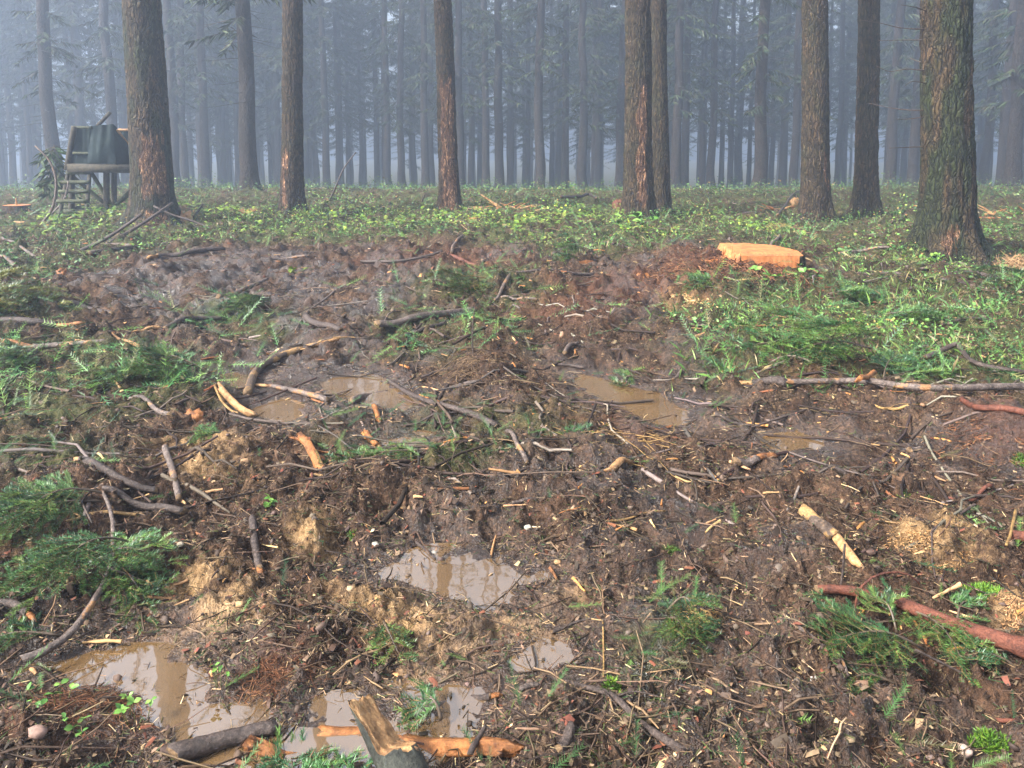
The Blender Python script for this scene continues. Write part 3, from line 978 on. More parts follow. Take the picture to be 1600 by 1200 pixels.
GAPS = [(-50, 222, "left of the scraped thick trunk"), (222, 455, "between the hide tree and the slender brown trunk"), (455, 692, "between the slender brown and rusty scraped trunks"),
        (692, 997, "between the rusty scraped and rugged furrowed trunks"), (997, 1273, "between the twin trunks and stump trunk"),
        (1273, 1357, "between the stump trunk and grey flared trunk"), (1357, 1480, "between the grey flared and thick mossy trunks"), (1480, 1700, "right of the very thick mossy trunk")]
cnt = {}
rng = np.random.default_rng(5)
for i, (px, w) in enumerate(MID):
    D = 0.40 * FPX / w * (1.0 if w < 14 else 1.1)
    D = min(D, 62)
    dx = (px - 800) / FPX
    y = D * 0.96
    x = y * dx / (_cp) * (1.0)
    # ground depth such that the point projects on the wanted column
    for _ in range(6):
        z = float(gz(x, y)[0])
        zc = y * _cp - (z + 1.0 - EYE[2]) * _sp
        x = dx * zc
    z = float(gz(x, y)[0])
    sc = w * np.hypot(x, y) / FPX / 0.40
    for g0, g1, gl in GAPS:
        if g0 <= px < g1:
            break
    k = cnt.get(gl, 0); cnt[gl] = k + 1
    look = "stout" if w >= 14 else ("misty" if w >= 10 else "thin misty")
    e = empty("spruce_tree", (x, y, z), f"{ORD[k]} {look} spruce from the left, {gl}", "tree", "misty spruces in the forest behind")
    t = link("trunk", MIDTR[i % 5], e)
    t.scale = (sc, sc, 1); t.rotation_euler = (0, 0, i * 2.1)
    c = link("crown", CROWNS_MID[(i * 7) % 4], e)
    c.rotation_euler = (0, 0, i * 0.9); s = rng.uniform(0.85, 1.15); c.scale = (s, s, 1)
    d = link("dead_twigs", TWIGS[i % 3], e); d.rotation_euler = (0, 0, i * 1.7); d['kind'] = 'stuff'

# far trunks dissolving in the mist
rng = np.random.default_rng(11)
taken = []
n_far = 0
while n_far < 230:
    y = rng.uniform(44, 105); px = rng.uniform(-420, 2020)
    x = (px - 800) / FPX * y
    if any((x - a) ** 2 + (y - b) ** 2 < 4 for a, b in taken):
        continue
    taken.append((x, y)); n_far += 1
    z = float(gz(x, y)[0])
    gl = next((g[2] for g in GAPS if g[0] <= px < g[1]), GAPS[0][2] if px < 0 else GAPS[-1][2])
    e = empty("spruce_tree", (x, y, z), f"faint far spruce in deep mist, {gl}", "tree", f"far spruces in the mist {gl}")
    t = link("trunk", MIDTR[n_far % 5], e); s = rng.uniform(0.75, 1.25); t.scale = (s, s, 1); t.rotation_euler = (0, 0, n_far)
    c = link("crown", CROWNS_LOW[n_far % 4], e); c.rotation_euler = (0, 0, n_far * 0.77)

# ================================================================= STUMPS
def stump(name, label, loc, rx, ry, h, seed, split=True):
    e = empty(name, loc, label, "stump", "fresh stumps")
    n = 64
    th = np.linspace(0, 2 * np.pi, n, endpoint=False)
    zs = np.linspace(-0.25, h, 12)
    Z, T = np.meshgrid(zs, th, indexing='ij')
    c, s = np.cos(T), np.sin(T)
    prof = 1 + 0.22 * np.exp(-(Z + 0.05).clip(0) / 0.14) * (1 + 0.4 * np.cos(4 * T + seed)) + 0.07 * pn3(c * 1.6, s * 1.6, Z * 2, seed) + 0.03 * pn3(c * 7, s * 7, Z * 8, seed)
    ztop = Z.copy()
    step = 0.0
    if split:
        low = (c * rx < -0.30 * rx)
        ztop = np.where((Z > 0.0) & low, Z * 0.70, Z)
    Y = ry * prof * s
    if split:
        Y = np.where(Z > 0.05, np.maximum(Y, -0.20 + 0.035 * pn2(c * 5, Z * 3, 2)), Y)
    V = np.stack([rx * prof * c, Y, ztop], -1).reshape(-1, 3)
    i = np.arange(11)[:, None] * n; j = np.arange(n)[None, :]; j2 = (j + 1) % n
    Q = np.stack([i + j, i + j2, i + n + j2, i + n + j], -1).reshape(-1, 4)
    link("stump_bark", mesh("stump_bark", V, Q, 'bark', attrs={'scrape': np.full(len(V), 0.3), 'moss': 0.35 * sstep(0.3, 0.9, V[:, 0] / rx)}, smooth=True), e)
    # sawn face, rings of vertices with a rough saw relief
    rim = V[-n:]
    rings = []
    for k in np.linspace(0.965, 0.02, 14):
        p = rim * [k, k, 1]
        if split:
            lowp = p[:, 0] < -0.30 * rx
            p[:, 2] = np.where(lowp, h * 0.70, h) + 0.006 * pn2(p[:, 0] * 9, p[:, 1] * 3, seed)
            p[:, 2] += 0.035 * np.where(lowp, 0, (p[:, 1] / ry))
        rings.append(p)
    P = np.vstack(rings)
    i = np.arange(13)[:, None] * n
    Q = np.stack([i + j, i + j2, i + n + j2, i + n + j], -1).reshape(-1, 4)
    link("sawn_face", mesh("sawn_face", P + [0, 0, 0.003], Q, 'pale_sawn', smooth=True), e)
    return e


def mat_sawn():
    m, nt, b = new_mat("fresh_sawn_wood")
    v = coords(nt)
    ln = nd(nt, "ShaderNodeVectorMath", operation='LENGTH')
    mp = nd(nt, "ShaderNodeMapping"); mp.inputs["Scale"].default_value = (1, 1, 0)
    nt.links.new(v, mp.inputs[0]); nt.links.new(mp.outputs[0], ln.inputs[0])
    rings = math_(nt, 'SINE', math_(nt, 'ADD', math_(nt, 'MULTIPLY', ln.outputs["Value"], 150), math_(nt, 'MULTIPLY', noise(nt, v, 6), 10)))
    c = ramp(nt, noise(nt, v, 11, 6, 0.72), [(0.34, (0.13, 0.042, 0.014)), (0.46, (0.36, 0.115, 0.028)), (0.58, (0.44, 0.16, 0.045)), (0.74, (0.52, 0.24, 0.09))])
    c = mixc(nt, 0.2, c, ramp(nt, rings, [(0.2, (0.28, 0.10, 0.03)), (0.6, (0.5, 0.27, 0.11))]))
    nt.links.new(c, b.inputs["Base Color"])
    b.inputs["Roughness"].default_value = 0.7
    bump(nt, noise(nt, coords(nt, "Object", (1, 0.12, 1)), 40, 3), 0.35, 0.006, b)
    return m


M['pale_sawn'] = mat_sawn()


def splinter(parent, base, top, w, seed, mat='pale'):
    """A jagged flat sliver of wood."""
    rng = np.random.default_rng(seed)
    base = np.array(base, float); top = np.array(top, float)
    t = np.linspace(0, 1, 6)
    P = base + (top - base) * t[:, None] + rng.normal(0, 0.004, (6, 3))
    V, Q, C = tube(P, w * (1 - t) ** 0.7 + 0.0015, 5, 0.5, seed)
    return link("splinter", mesh("splinter", V, [C, Q], mat), parent)


sp_ = hit(1183, 436)[0]
SX, SY = W(1183, 436, 0.1)
main_st = stump("tree_stump", "large freshly cut stump with orange sawn face on a red-brown soil mound", (2.57, 8.62, 0.06), 0.58, 0.58, 0.24, 3)
rng = np.random.default_rng(3)
for k in range(12):
    x = -0.30 * 0.58 + rng.uniform(-0.02, 0.02); y = rng.uniform(-0.20, 0.40)
    hh = rng.uniform(0.02, 0.07) if k else 0.16
    splinter(main_st, (x, y, 0.15), (x + rng.uniform(-0.03, 0.02), y + rng.uniform(-0.03, 0.03), 0.21 + hh), rng.uniform(0.008, 0.02), k, 'pale_sawn')
splinter(main_st, (-0.24, -0.25, 0.02), (-0.13, -0.20, 0.30), 0.045, 55, 'pale_sawn')
splinter(main_st, (-0.30, -0.27, -0.02), (-0.16, -0.24, 0.22), 0.03, 56, 'wood')
xs = np.linspace(-0.14, 0.48, 16)
fv = np.concatenate([np.stack([xs, np.full(16, -0.225) + 0.008 * pn2(xs * 30, xs * 0, 3), np.full(16, z_)], -1) for z_ in (0.06, 0.12, 0.18, 0.243)])
fq = np.array([[r_ * 16 + k, r_ * 16 + k + 1, (r_ + 1) * 16 + k + 1, (r_ + 1) * 16 + k] for r_ in range(3) for k in range(15)])
link("notch_face", mesh("notch_face", fv, fq, 'pale_sawn'), main_st)
fs = hit(17, 338)[0]
st2 = stump("tree_stump", "small distant stump with orange top at the left picture edge", (fs[0], fs[1] + 0.2, fs[2]), 0.24, 0.22, 0.2, 5, False)
splinter(st2, (0.0, 0, 0.18), (0.0, 0, 0.36), 0.02, 70, 'pale')


def chunk(label, px, py, sx, sy, sz, mat, seed, name="wood_chunk", cat="wood chunk", rz=0.0, group=None):
    """A torn block of wood: a rough, faceted lump with splintered top."""
    rng = np.random.default_rng(seed)
    b = hit(px, py)[0]
    bm = bmesh.new()
    bmesh.ops.create_icosphere(bm, subdivisions=3, radius=1)
    V = np.array([v.co[:] for v in bm.verts]); F = np.array([[v.index for v in f.verts] for f in bm.faces]); bm.free()
    n = pn3(V[:, 0] * 1.5, V[:, 1] * 1.5, V[:, 2] * 1.5, seed) + 0.6 * pn3(V[:, 0] * 5, V[:, 1] * 5, V[:, 2] * 1.5, seed + 1)
    V = np.sign(V) * np.abs(V) ** 0.7 * (1 + 0.45 * n)[:, None]
    V[:, 2] += np.where(V[:, 2] > 0.2, rng.uniform(-0.15, 0.45, len(V)), 0)
    V = V * [sx, sy, sz]
    c, s = math.cos(rz), math.sin(rz)
    V = np.stack([V[:, 0] * c - V[:, 1] * s, V[:, 0] * s + V[:, 1] * c, V[:, 2] + sz * 0.45], -1)
    o = link(name, mesh(name, V, F, mat), None, b)
    return tag(o, label, cat, group)


chunk("torn orange wood block leaning at the foot of the hide tree", 291, 350, 0.11, 0.08, 0.12, 'pale', 1)
chunk("rust-red sawdust lump behind the rugged furrowed trunk", 966, 332, 0.10, 0.12, 0.16, 'red', 2)
chunk("pale torn slab lying in the grass far left", 38, 353, 0.25, 0.06, 0.05, 'pale', 3, rz=-0.2)
chunk("orange torn slab left of the far splinter heap", 750, 346, 0.22, 0.08, 0.05, 'wood', 4, rz=0.25)
chunk("flat orange chip on the far mud right of centre", 912, 415, 0.17, 0.05, 0.035, 'wood', 6, rz=0.3)
chunk("orange wood block far behind the slender brown trunk", 385, 335, 0.28, 0.09, 0.06, 'wood', 7)
chunk("tan torn block in front of the soil bank left of the stump", 1003, 437, 0.07, 0.05, 0.04, 'wood', 8, rz=0.4)
chunk("pale wood lump beside the distant brush left of the stump trunk", 1244, 326, 0.16, 0.1, 0.13, 'pale', 9)
chunk("small orange lump by the thin stump sticks at upper left", 97, 437, 0.05, 0.05, 0.07, 'wood', 10)
chunk("orange stub lying under green fir litter at mid left", 303, 655, 0.055, 0.035, 0.03, 'wood', 12, rz=-0.2)
chunk("pinkish torn chip on bare mud near the lower middle", 495, 918, 0.025, 0.03, 0.015, 'pale', 13, rz=0.8)


def splinter_heap(label, px, py, wid, seed, n=22):
    b = hit(px, py)[0]
    e = empty("splinter_heap", b, label, "wood splinters")
    rng = np.random.default_rng(seed)
    for k in range(n):
        a = rng.uniform(-0.5, 0.5); L = rng.uniform(0.15, 0.45)
        p = np.array([rng.uniform(-wid, wid), rng.uniform(-0.25, 0.25), rng.uniform(0.0, 0.12)])
        d = np.array([math.cos(a) * rng.choice([-1, 1]), rng.uniform(-0.3, 0.3), abs(rng.normal(0, 0.3))]) * L
        splinter(e, p, p + d, rng.uniform(0.012, 0.035), seed * 50 + k, 'pale' if k % 3 else 'wood')


splinter_heap("heap of orange split wood in the green band near picture centre", 785, 333, 0.55, 4)
splinter_heap("heap of orange splinters right of the thick mossy trunk", 1572, 345, 0.40, 5)
splinter_heap("heap of grey and orange sticks left of the trunk behind the stump", 1215, 335, 0.4, 6, 14)

# ================================================================= RAISED HIDE
hb = hit(160, 340)[0]
HY = hb[1]
hide = empty("raised_hide", hb, "small raised wooden hunting hide with blue-green cloth sides and ladder", "hide")


def hpole(name, p0, p1, r, mat='mosswood', dy0=0.0, dy1=0.0, sides=8):
    a = Vp(np.array(float(p0[0])), np.array(float(p0[1])), HY + dy0) - hb
    b = Vp(np.array(float(p1[0])), np.array(float(p1[1])), HY + dy1) - hb
    P = catmull([a, b], 6)
    V, Q, C = tube(P, r, sides, 0.12, int(p0[0]))
    return link(name, mesh(name, V, [C, Q], mat, smooth=True), hide)


for (x0, x1, y_) in [(104, 141, 270), (96, 140, 285), (92, 138, 299.5), (89, 136, 314.5), (92, 135, 345.5)]:
    hpole("rung", (x0, y_), (x1, y_ - 0.5), 0.035, dy0=-0.55 + (345 - y_) * 0.006, dy1=-0.55 + (345 - y_) * 0.006)
hpole("ladder_rail", (91, 348), (108, 262), 0.035, 'boards', -0.5, -0.02)
hpole("ladder_rail", (134, 348), (141, 262), 0.035, 'boards', -0.5, -0.02)
hpole("cross_pole", (89, 331), (184, 332), 0.055, dy0=-0.2, dy1=-0.2)
hpole("cross_pole", (94, 324), (162, 324), 0.035, dy0=0.15, dy1=0.15)
hpole("cross_pole", (176, 325), (214, 325), 0.045, dy0=0.9, dy1=0.9)
for (x0, y0_, x1, y1_, dy) in [(166.5, 338, 166.5, 262, 0.05), (178, 330, 178.5, 262, 1.2), (112, 338, 112, 262, 0.05), (212, 332, 212, 262, 0.6)]:
    hpole("post", (x0, y0_), (x1, y1_), 0.055, 'boards', dy, dy)
for (p0, p1, dy) in [((137, 261), (179, 328), 0.0), ((109, 272), (165, 319), 0.1), ((181, 321), (210, 292), 0.3), ((184, 318), (212, 297), 0.5)]:
    hpole("brace", p0, p1, 0.035, 'mosswood', dy, dy + 0.1)
hpole("roof_pole", (172, 176), (152, 197), 0.035, 'boards', 0.5, 0.3)
hpole("corner_pole", (116, 198), (104, 266), 0.05, 'boards', -0.02, -0.02)
hpole("top_rail", (112, 199), (144, 200), 0.03, 'mosswood', 0.0, 0.0)
hpole("top_rail", (184, 203), (214, 203), 0.025, 'pale', 1.0, 1.0)
hpole("edge_rail", (183, 203), (211, 239), 0.022, 'pale', 0.05, 0.6)
hpole("mid_rail", (114, 239), (142, 240), 0.025, 'mosswood', -0.03, -0.03)


def mat_cloth():
    m, nt, b = new_mat("weathered_tarpaulin")
    v = coords(nt)
    c = ramp(nt, noise(nt, v, 4, 5), [(0.3, (0.003, 0.007, 0.008)), (0.5, (0.008, 0.016, 0.018)), (0.7, (0.020, 0.031, 0.030))])
    nt.links.new(c, b.inputs["Base Color"])
    b.inputs["Roughness"].default_value = 0.85
    b.inputs["Specular IOR Level"].default_value = 0.2
    bump(nt, noise(nt, v, 9, 4), 0.5, 0.03, b)
    return m


M['cloth'] = mat_cloth()


def panel(name, corners, mat='cloth', n=14, sag=0.04, seed=0, thick=0.012):
    """A cloth sheet between four corner points (photo x, photo y, depth behind the front)."""
    c = [Vp(np.array(float(x)), np.array(float(y)), HY + d) - hb for x, y, d in corners]
    u, v = np.meshgrid(np.linspace(0, 1, n), np.linspace(0, 1, n), indexing='ij')
    P = (c[0] * ((1 - u) * (1 - v))[..., None] + c[1] * (u * (1 - v))[..., None] + c[2] * (u * v)[..., None] + c[3] * ((1 - u) * v)[..., None])
    nn = np.cross(c[1] - c[0], c[3] - c[0]); nn /= np.linalg.norm(nn)
    off = 0.02 * np.sin(u * 17 + seed) * (0.3 + v) * 0.5 + sag * (np.sin(np.pi * v) * 0.6 * np.sin(np.pi * u)) + 0.022 * pn2(u * 4 + seed, v * 1.6, seed) + 0.01 * pn2(u * 9 + seed, v * 4, seed)
    P = P - nn * off[..., None]
    A = P.reshape(-1, 3); B = (P + nn * thick).reshape(-1, 3)
    i = np.arange(n - 1)[:, None] * n; j = np.arange(n - 1)[None, :]
    Q = np.stack([i + j, i + n + j, i + n + j + 1, i + j + 1], -1).reshape(-1, 4)
    return link(name, mesh(name, np.vstack([A, B]), [np.vstack([Q, Q[:, ::-1] + n * n])], mat, smooth=True), hide)


panel("cloth_panel", [(112, 256, 0.0), (143, 257, 0.0), (143, 198, 0.0), (118, 198, 0.0)], seed=1)
panel("cloth_panel", [(136, 255, -0.12), (181, 256, -0.10), (177, 194, 0.02), (143, 197, 0.02)], seed=2, sag=-0.10)
panel("cloth_panel", [(181, 260, -0.08), (214, 263, 0.55), (212, 240, 0.55), (177, 194, 0.03)], seed=3, sag=-0.05)
panel("cloth_panel", [(180, 258, 1.2), (216, 258, 1.2), (216, 204, 1.2), (180, 204, 1.2)], seed=4)
panel("cloth_panel", [(110, 256, 1.1), (180, 256, 1.2), (180, 200, 1.2), (114, 200, 1.1)], seed=5)
panel("cloth_panel", [(107, 257, 0.05), (110, 256, 1.1), (114, 200, 1.1), (117, 199, 0.05)], seed=6)
for k in range(6):
    dy = -0.05 + k * 0.22
    a0 = Vp(np.array(109.0), np.array(262.0), HY + dy) - hb; a1 = Vp(np.array(212.0), np.array(264.0), HY + dy) - hb
    hx = np.array([0, 0.1, 0]); hz = np.array([0, 0, 0.035 if k else 0.075])
    V = np.array([a0 - hx - hz, a1 - hx - hz, a1 + hx - hz, a0 + hx - hz, a0 - hx + hz, a1 - hx + hz, a1 + hx + hz, a0 + hx + hz])
    Q = np.array([[0, 3, 2, 1], [4, 5, 6, 7], [0, 1, 5, 4], [1, 2, 6, 5], [2, 3, 7, 6], [3, 0, 4, 7]])
    link("floor_plank", mesh("floor_plank", V, Q, 'boards'), hide)

# ================================================================= STICKS AND LOGS
def ground_path(pl, n, lift=0.0):
    """Path over the ground through points of the photograph, stiff like wood."""
    p = np.array(pl, float)
    q = hit(p[:, 0], p[:, 1])
    P = catmull(q, n)
    z = fz(P[:, 0], P[:, 1])
    zs = z.copy()
    w = max(3, n // 3)
    ker = np.hanning(2 * w + 1); ker /= ker.sum()
    zm = np.max([np.roll(np.pad(z, 2, mode='edge'), k)[2:-2] for k in (-2, -1, 0, 1, 2)], axis=0) * 0.6 + z * 0.4
    zs = np.convolve(np.pad(zm, w, mode='edge'), ker, mode='valid')
    ln = np.linspace(zs[0], zs[-1], n)
    P[:, 2] = 0.55 * np.maximum(zs, ln - 0.02) + 0.45 * zs
    P[:, 2] += lift
    return P


def stick(label, pl, w0, w1, mat='dark', name="stick", cat="stick", group=None, tip=None, tip_mat='wood', sides=9, lift=0.0, knots=0, seed=0, twigs=0, flat=None):
    n = max(10, int(6 * len(pl)))
    P = ground_path(pl, n, lift)
    D = np.linalg.norm(P - EYE, axis=1).mean()
    r0, r1 = 0.80 * w0 * D / FPX / 2, 0.80 * w1 * D / FPX / 2
    rad = np.linspace(r0, r1, n)
    P[:, 2] += 0.72 * rad
    rng = np.random.default_rng(seed + int(pl[0][0] * 7 + pl[0][1]))
    jit = np.cumsum(rng.normal(0, 0.05 * (r0 + r1) / 2, (n, 3)), axis=0); jit -= np.linspace(0, 1, n)[:, None] * jit[-1]
    P += jit
    kn = rng.integers(1, n - 1, knots) if knots else []
    for k in kn:
        rad[k] *= 1.3
    base = P[n // 2].copy(); base[2] -= rad.mean()
    split = mat in ('wood', 'pale') and not name == "pole"
    if split and not name == "log":
        sides = 7
    pf = rng.uniform(0.62, 1.12, sides) if split else None
    jg = 1.6 if split else 0.5
    rg = 0.07
    a, b = 0, n - 1
    parts = []
    if tip:
        if tip > 0:
            k = max(int(round(tip * (n - 1))), 2)
            parts = [(slice(0, k + 1), tip_mat), (slice(k, n), mat)]
        else:
            k = min(n - 1 + int(tip), n - 3)
            parts = [(slice(k, n), tip_mat), (slice(0, k + 1), mat)]
        (st, tm), (sm, bm_) = parts
        V, Q, C = tube(P[sm] - base, rad[sm], sides, rg, seed, jag=jg, prof=pf)
    else:
        V, Q, C = tube(P - base, rad, sides, rg, seed, jag=jg, prof=pf)
    if flat:
        pass
    nq = len(Q)
    Fs = [C, Q]
    midx = np.concatenate([np.ones(len(C)), np.zeros(nq)]) if mat in ('dark', 'grey', 'peeling', 'red') else None
    me = mesh(name, V, Fs, [mat, 'endgrain'] if midx is not None else mat, smooth=not split, midx=midx)
    o = link(name, me, None, base)
    tag(o, label, cat, group)
    if tip:
        rt = rad[st].copy() * 0.96
        if tip > 0:
            rt[0] *= 0.5
        else:
            rt[-1] *= 0.5
        V, Q, C = tube(P[st] - base, rt, 8, 0.15, seed + 4, jag=1.5, prof=rng.uniform(0.6, 1.0, 8))
        link("peeled_end", mesh("peeled_end", V, [C, Q], tm, smooth=False), o)
    for k in range(twigs):
        i0 = rng.integers(2, n - 2)
        T = P[min(i0 + 1, n - 1)] - P[i0 - 1]; T /= np.linalg.norm(T)
        side = np.cross(T, [0, 0, 1.0]) * rng.choice([-1, 1])
        L = rng.uniform(4, 12) * (r0 + r1)
        p0 = P[i0] - base
        pts = catmull([p0, p0 + (T * 0.5 + side * 0.5 + np.array([0, 0, 0.25])) * L * 0.5, p0 + (T + side * 0.7 + np.array([0, 0, rng.uniform(-0.1, 0.3)])) * L * 0.8], 7)
        V, Q, C = tube(pts, np.linspace(rad[i0] * 0.35, rad[i0] * 0.12, 7), 5, 0.2, seed + k)
        link("side_twig", mesh("side_twig", V, [C, Q], mat, smooth=True), o)
    return o


S = stick
# foreground
S("fat peeled orange log lying across the bottom edge", [(520, 1162), (600, 1168), (700, 1182), (800, 1190)], 32, 26, 'wood', "log", "log", seed=1, sides=14, knots=1)
S("dark purplish log lying at the brown puddle's near edge", [(270, 1196), (340, 1168), (430, 1146)], 30, 22, 'dark', "log", "log", seed=2, sides=12)
S("short orange-ended stub poking in at the bottom under bright fir tips", [(385, 1176), (415, 1188), (450, 1206)], 28, 30, 'wood', "log", "log", seed=3, sides=12)
S("short reddish stub at the bottom edge, middle", [(872, 1204), (885, 1190), (893, 1176)], 20, 16, 'dark', seed=4)
S("thin orange-brown stick leaning up from the bottom log", [(735, 1205), (745, 1185), (757, 1163)], 11, 8, 'dark', seed=5, lift=0.03)
S("long bent dark branch winding down to the bottom right of centre", [(858, 1068), (910, 1080), (958, 1094), (1005, 1140), (1075, 1195)], 8, 13, 'dark', "branch", "branch", seed=6, twigs=2)
S("thin arched twig near the bottom right of centre", [(860, 1130), (900, 1143), (950, 1152), (995, 1142)], 4, 3, 'dark', "twig", "twig", seed=7)
S("grey stick lying beside the narrow sky-lit puddle", [(622, 1132), (670, 1108), (718, 1092)], 8, 12, 'grey', seed=8)
S("small orange-tipped stub right of the narrow sky-lit puddle", [(737, 1099), (760, 1097), (783, 1092)], 10, 11, 'dark', seed=9, tip=-6)
S("short dark stick by the green tufts below the bright small puddle", [(812, 1090), (826, 1083), (840, 1078)], 9, 8, 'grey', seed=10)
S("thin curved twig over the small bright puddle", [(830, 1005), (850, 1018), (875, 1038)], 4, 3, 'dark', "twig", "twig", seed=11)
S("long thin dark twig above the small bright puddle", [(862, 995), (900, 978), (942, 970)], 6, 3, 'dark', "twig", "twig", seed=12)
S("smooth red-barked pole lying at lower right behind the fir spray", [(1275, 926), (1340, 945), (1400, 968), (1500, 1018), (1640, 1080)], 13, 26, 'red', "pole", "pole", seed=13, sides=16, lift=0.03, knots=1)
S("dark log with flaking bark and pale peeled end at lower right", [(1250, 822), (1275, 846), (1305, 876), (1340, 908)], 24, 20, 'peeling', "log", "log", seed=14, sides=12, tip=-8, tip_mat='pale')
S("thin bent brown twig in front of the fir spray, lower right", [(1248, 1012), (1285, 1032), (1312, 1055), (1325, 1075)], 7, 5, 'grey', "twig", "twig", seed=15)
S("pale yellow twig upright near the right edge sawdust", [(1570, 884), (1578, 862), (1586, 820)], 4, 5, 'straw', "twig", "twig", seed=16, lift=0.02)
S("dark red log end at the right edge beside the sawdust", [(1578, 860), (1600, 866), (1640, 878)], 14, 22, 'red', "log", "log", seed=17)
S("small orange twig near the lower right corner", [(1558, 1128), (1590, 1142), (1625, 1158)], 6, 6, 'red', "twig", "twig", seed=18)
S("upright pale stalk in the mud right of the small bright puddle", [(943, 1072), (943, 1030), (942, 985)], 3, 3, 'straw', "stalk", "stalk", seed=19)
S("broken grey piece with orange tip lying right of centre", [(1150, 747), (1180, 742), (1212, 732)], 16, 13, 'grey', seed=20, tip=-8, tip_mat='wood', sides=10)
S("short orange-yellow split billet below the straw root tangle", [(952, 747), (968, 737), (986, 726)], 15, 14, 'pale', "billet", "wood billet", seed=21, sides=7)
S("slanting grey-pink stick left of the straw root tangle", [(792, 692), (806, 708), (824, 729)], 9, 9, 'grey', seed=22)
S("dark stick with orange cut end at far left middle", [(117, 737), (150, 750), (195, 768), (246, 776)], 15, 10, 'dark', "branch", "branch", seed=23, sides=11, tip=0.13, tip_mat='pale')
S("straight brown stick lying above the big fir bough at left", [(166, 800), (220, 804), (288, 812)], 10, 13, 'dark', seed=24)
S("thin pale stick under the brown stick at left", [(105, 828), (170, 826), (228, 819)], 5, 6, 'straw', seed=25)
S("short upright dark stick on the mud left of the clay", [(395, 852), (400, 880), (409, 912)], 13, 12, 'dark', seed=26, tip=-3)
S("dark broken stick lying below the left dark branch", [(258, 715), (270, 745), (280, 790)], 12, 10, 'grey', seed=27)
S("orange-ended stick at the left edge below the fir bough", [(-25, 952), (20, 970), (58, 990)], 13, 12, 'dark', seed=28, tip=-3)
S("chunky orange peeled billet standing left of centre", [(474, 703), (486, 718), (503, 738)], 20, 24, 'wood', "billet", "wood billet", seed=29, sides=8)
S("thin orange splinter lying beside the chunky billet", [(460, 699), (485, 706), (514, 713)], 8, 5, 'wood', "splinter", "wood splinter", seed=30, sides=6)
S("orange bent stub above the fir sprays in the centre", [(572, 682), (580, 692), (592, 701)], 12, 12, 'wood', "billet", "wood billet", seed=31)
S("tiny orange peg right of the short thick log", [(584, 646), (587, 653), (591, 661)], 11, 10, 'wood', "peg", "wood peg", seed=32)
S("orange flat stick among green sprays in the centre", [(590, 728), (620, 722), (672, 724)], 8, 7, 'wood', seed=33, sides=6)
S("bright yellow split slab at the thin puddle's left", [(342, 627), (362, 640), (392, 657)], 15, 14, 'pale', "slab", "wood slab", seed=34, sides=6, lift=0.02)
S("thin yellow splinter lying along the bright split slab", [(336, 626), (350, 640), (372, 653)], 5, 4, 'straw', "splinter", "wood splinter", seed=35, sides=5)
S("crooked grey stick on the green litter at left", [(203, 633), (222, 633), (240, 645), (266, 662)], 6, 9, 'grey', seed=36)
S("thick curved branch arching beside the brown puddle", [(388, 622), (400, 590), (432, 567), (480, 553), (533, 542)], 15, 12, 'peeling', "branch", "branch", seed=37, sides=12, tip=-8, tip_mat='pale', twigs=1)
S("slim branch crossing the puddle under the curved branch", [(386, 606), (430, 608), (475, 620), (512, 629)], 8, 11, 'grey', "branch", "branch", seed=38, tip=0.25, tip_mat='pale')
S("small upright stick under the slim branch at the puddle", [(432, 622), (433, 635), (434, 648)], 8, 7, 'grey', seed=39)
S("short thick grey log at the brown puddle's front", [(549, 632), (575, 627), (604, 621)], 12, 17, 'grey', "log", "log", seed=40, sides=12)
S("long dark branch slanting through the centre", [(606, 596), (635, 617), (680, 640), (735, 655), (776, 664)], 7, 13, 'dark', "branch", "branch", seed=41, twigs=1)
S("flat brown plank piece on the centre soil mound", [(678, 609), (710, 606), (746, 604)], 8, 8, 'dark', seed=42, sides=6)
S("thick pale log with missing bark in the upper centre", [(590, 521), (625, 514), (670, 508), (742, 490)], 12, 15, 'grey', "log", "log", seed=43, sides=12, twigs=1)
S("dark stick in front of the thick pale log", [(632, 541), (660, 530), (696, 516)], 8, 8, 'dark', seed=44)
S("dark broken log left of the thick pale log", [(478, 508), (503, 516), (532, 526)], 14, 10, 'dark', "log", "log", seed=45)
S("thin pale twig slanting up from the dark broken log", [(462, 525), (485, 495), (526, 464)], 3, 5, 'grey', "twig", "twig", seed=46)
S("pale peeled pole above the bushy green bough at right", [(1087, 535), (1140, 526), (1180, 518), (1224, 511)], 8, 10, 'pale', "pole", "pole", seed=47)
S("dark log butt at the left end of the long grey pole", [(1150, 604), (1185, 610), (1224, 614)], 10, 19, 'dark', "log", "log", seed=48, tip=0.35, tip_mat='pale', sides=11)
S("long grey pole lying along the green edge at right", [(1222, 609), (1330, 613), (1450, 622), (1640, 634)], 10, 12, 'grey', "pole", "pole", seed=49, sides=11, lift=0.03)
S("orange chunk leaning on the long grey pole", [(1341, 622), (1352, 615), (1366, 607)], 11, 10, 'wood', "billet", "wood billet", seed=50, lift=0.06)
S("red-brown stick lying before the red soil bank", [(1500, 648), (1545, 660), (1640, 684)], 9, 12, 'red', seed=51)
S("yellow forked twig in front of the long grey pole", [(1366, 645), (1390, 648), (1418, 653)], 4, 5, 'straw', "twig", "twig", seed=52, twigs=3)
S("dark purple stick left of the other two below the thick mossy trunk", [(1338, 437), (1375, 441), (1418, 446)], 9, 8, 'dark', seed=53)
S("long purple stick lying below the thick mossy trunk's foot", [(1452, 443), (1500, 438), (1600, 446)], 8, 9, 'dark', seed=54)
S("shorter purple stick in front of the long purple stick", [(1472, 452), (1510, 454), (1562, 457)], 8, 7, 'dark', seed=55)
S("wavy grey branch running toward the purple sticks", [(1350, 398), (1370, 415), (1400, 424), (1440, 431), (1500, 424), (1522, 438)], 5, 5, 'grey', "branch", "branch", seed=56)
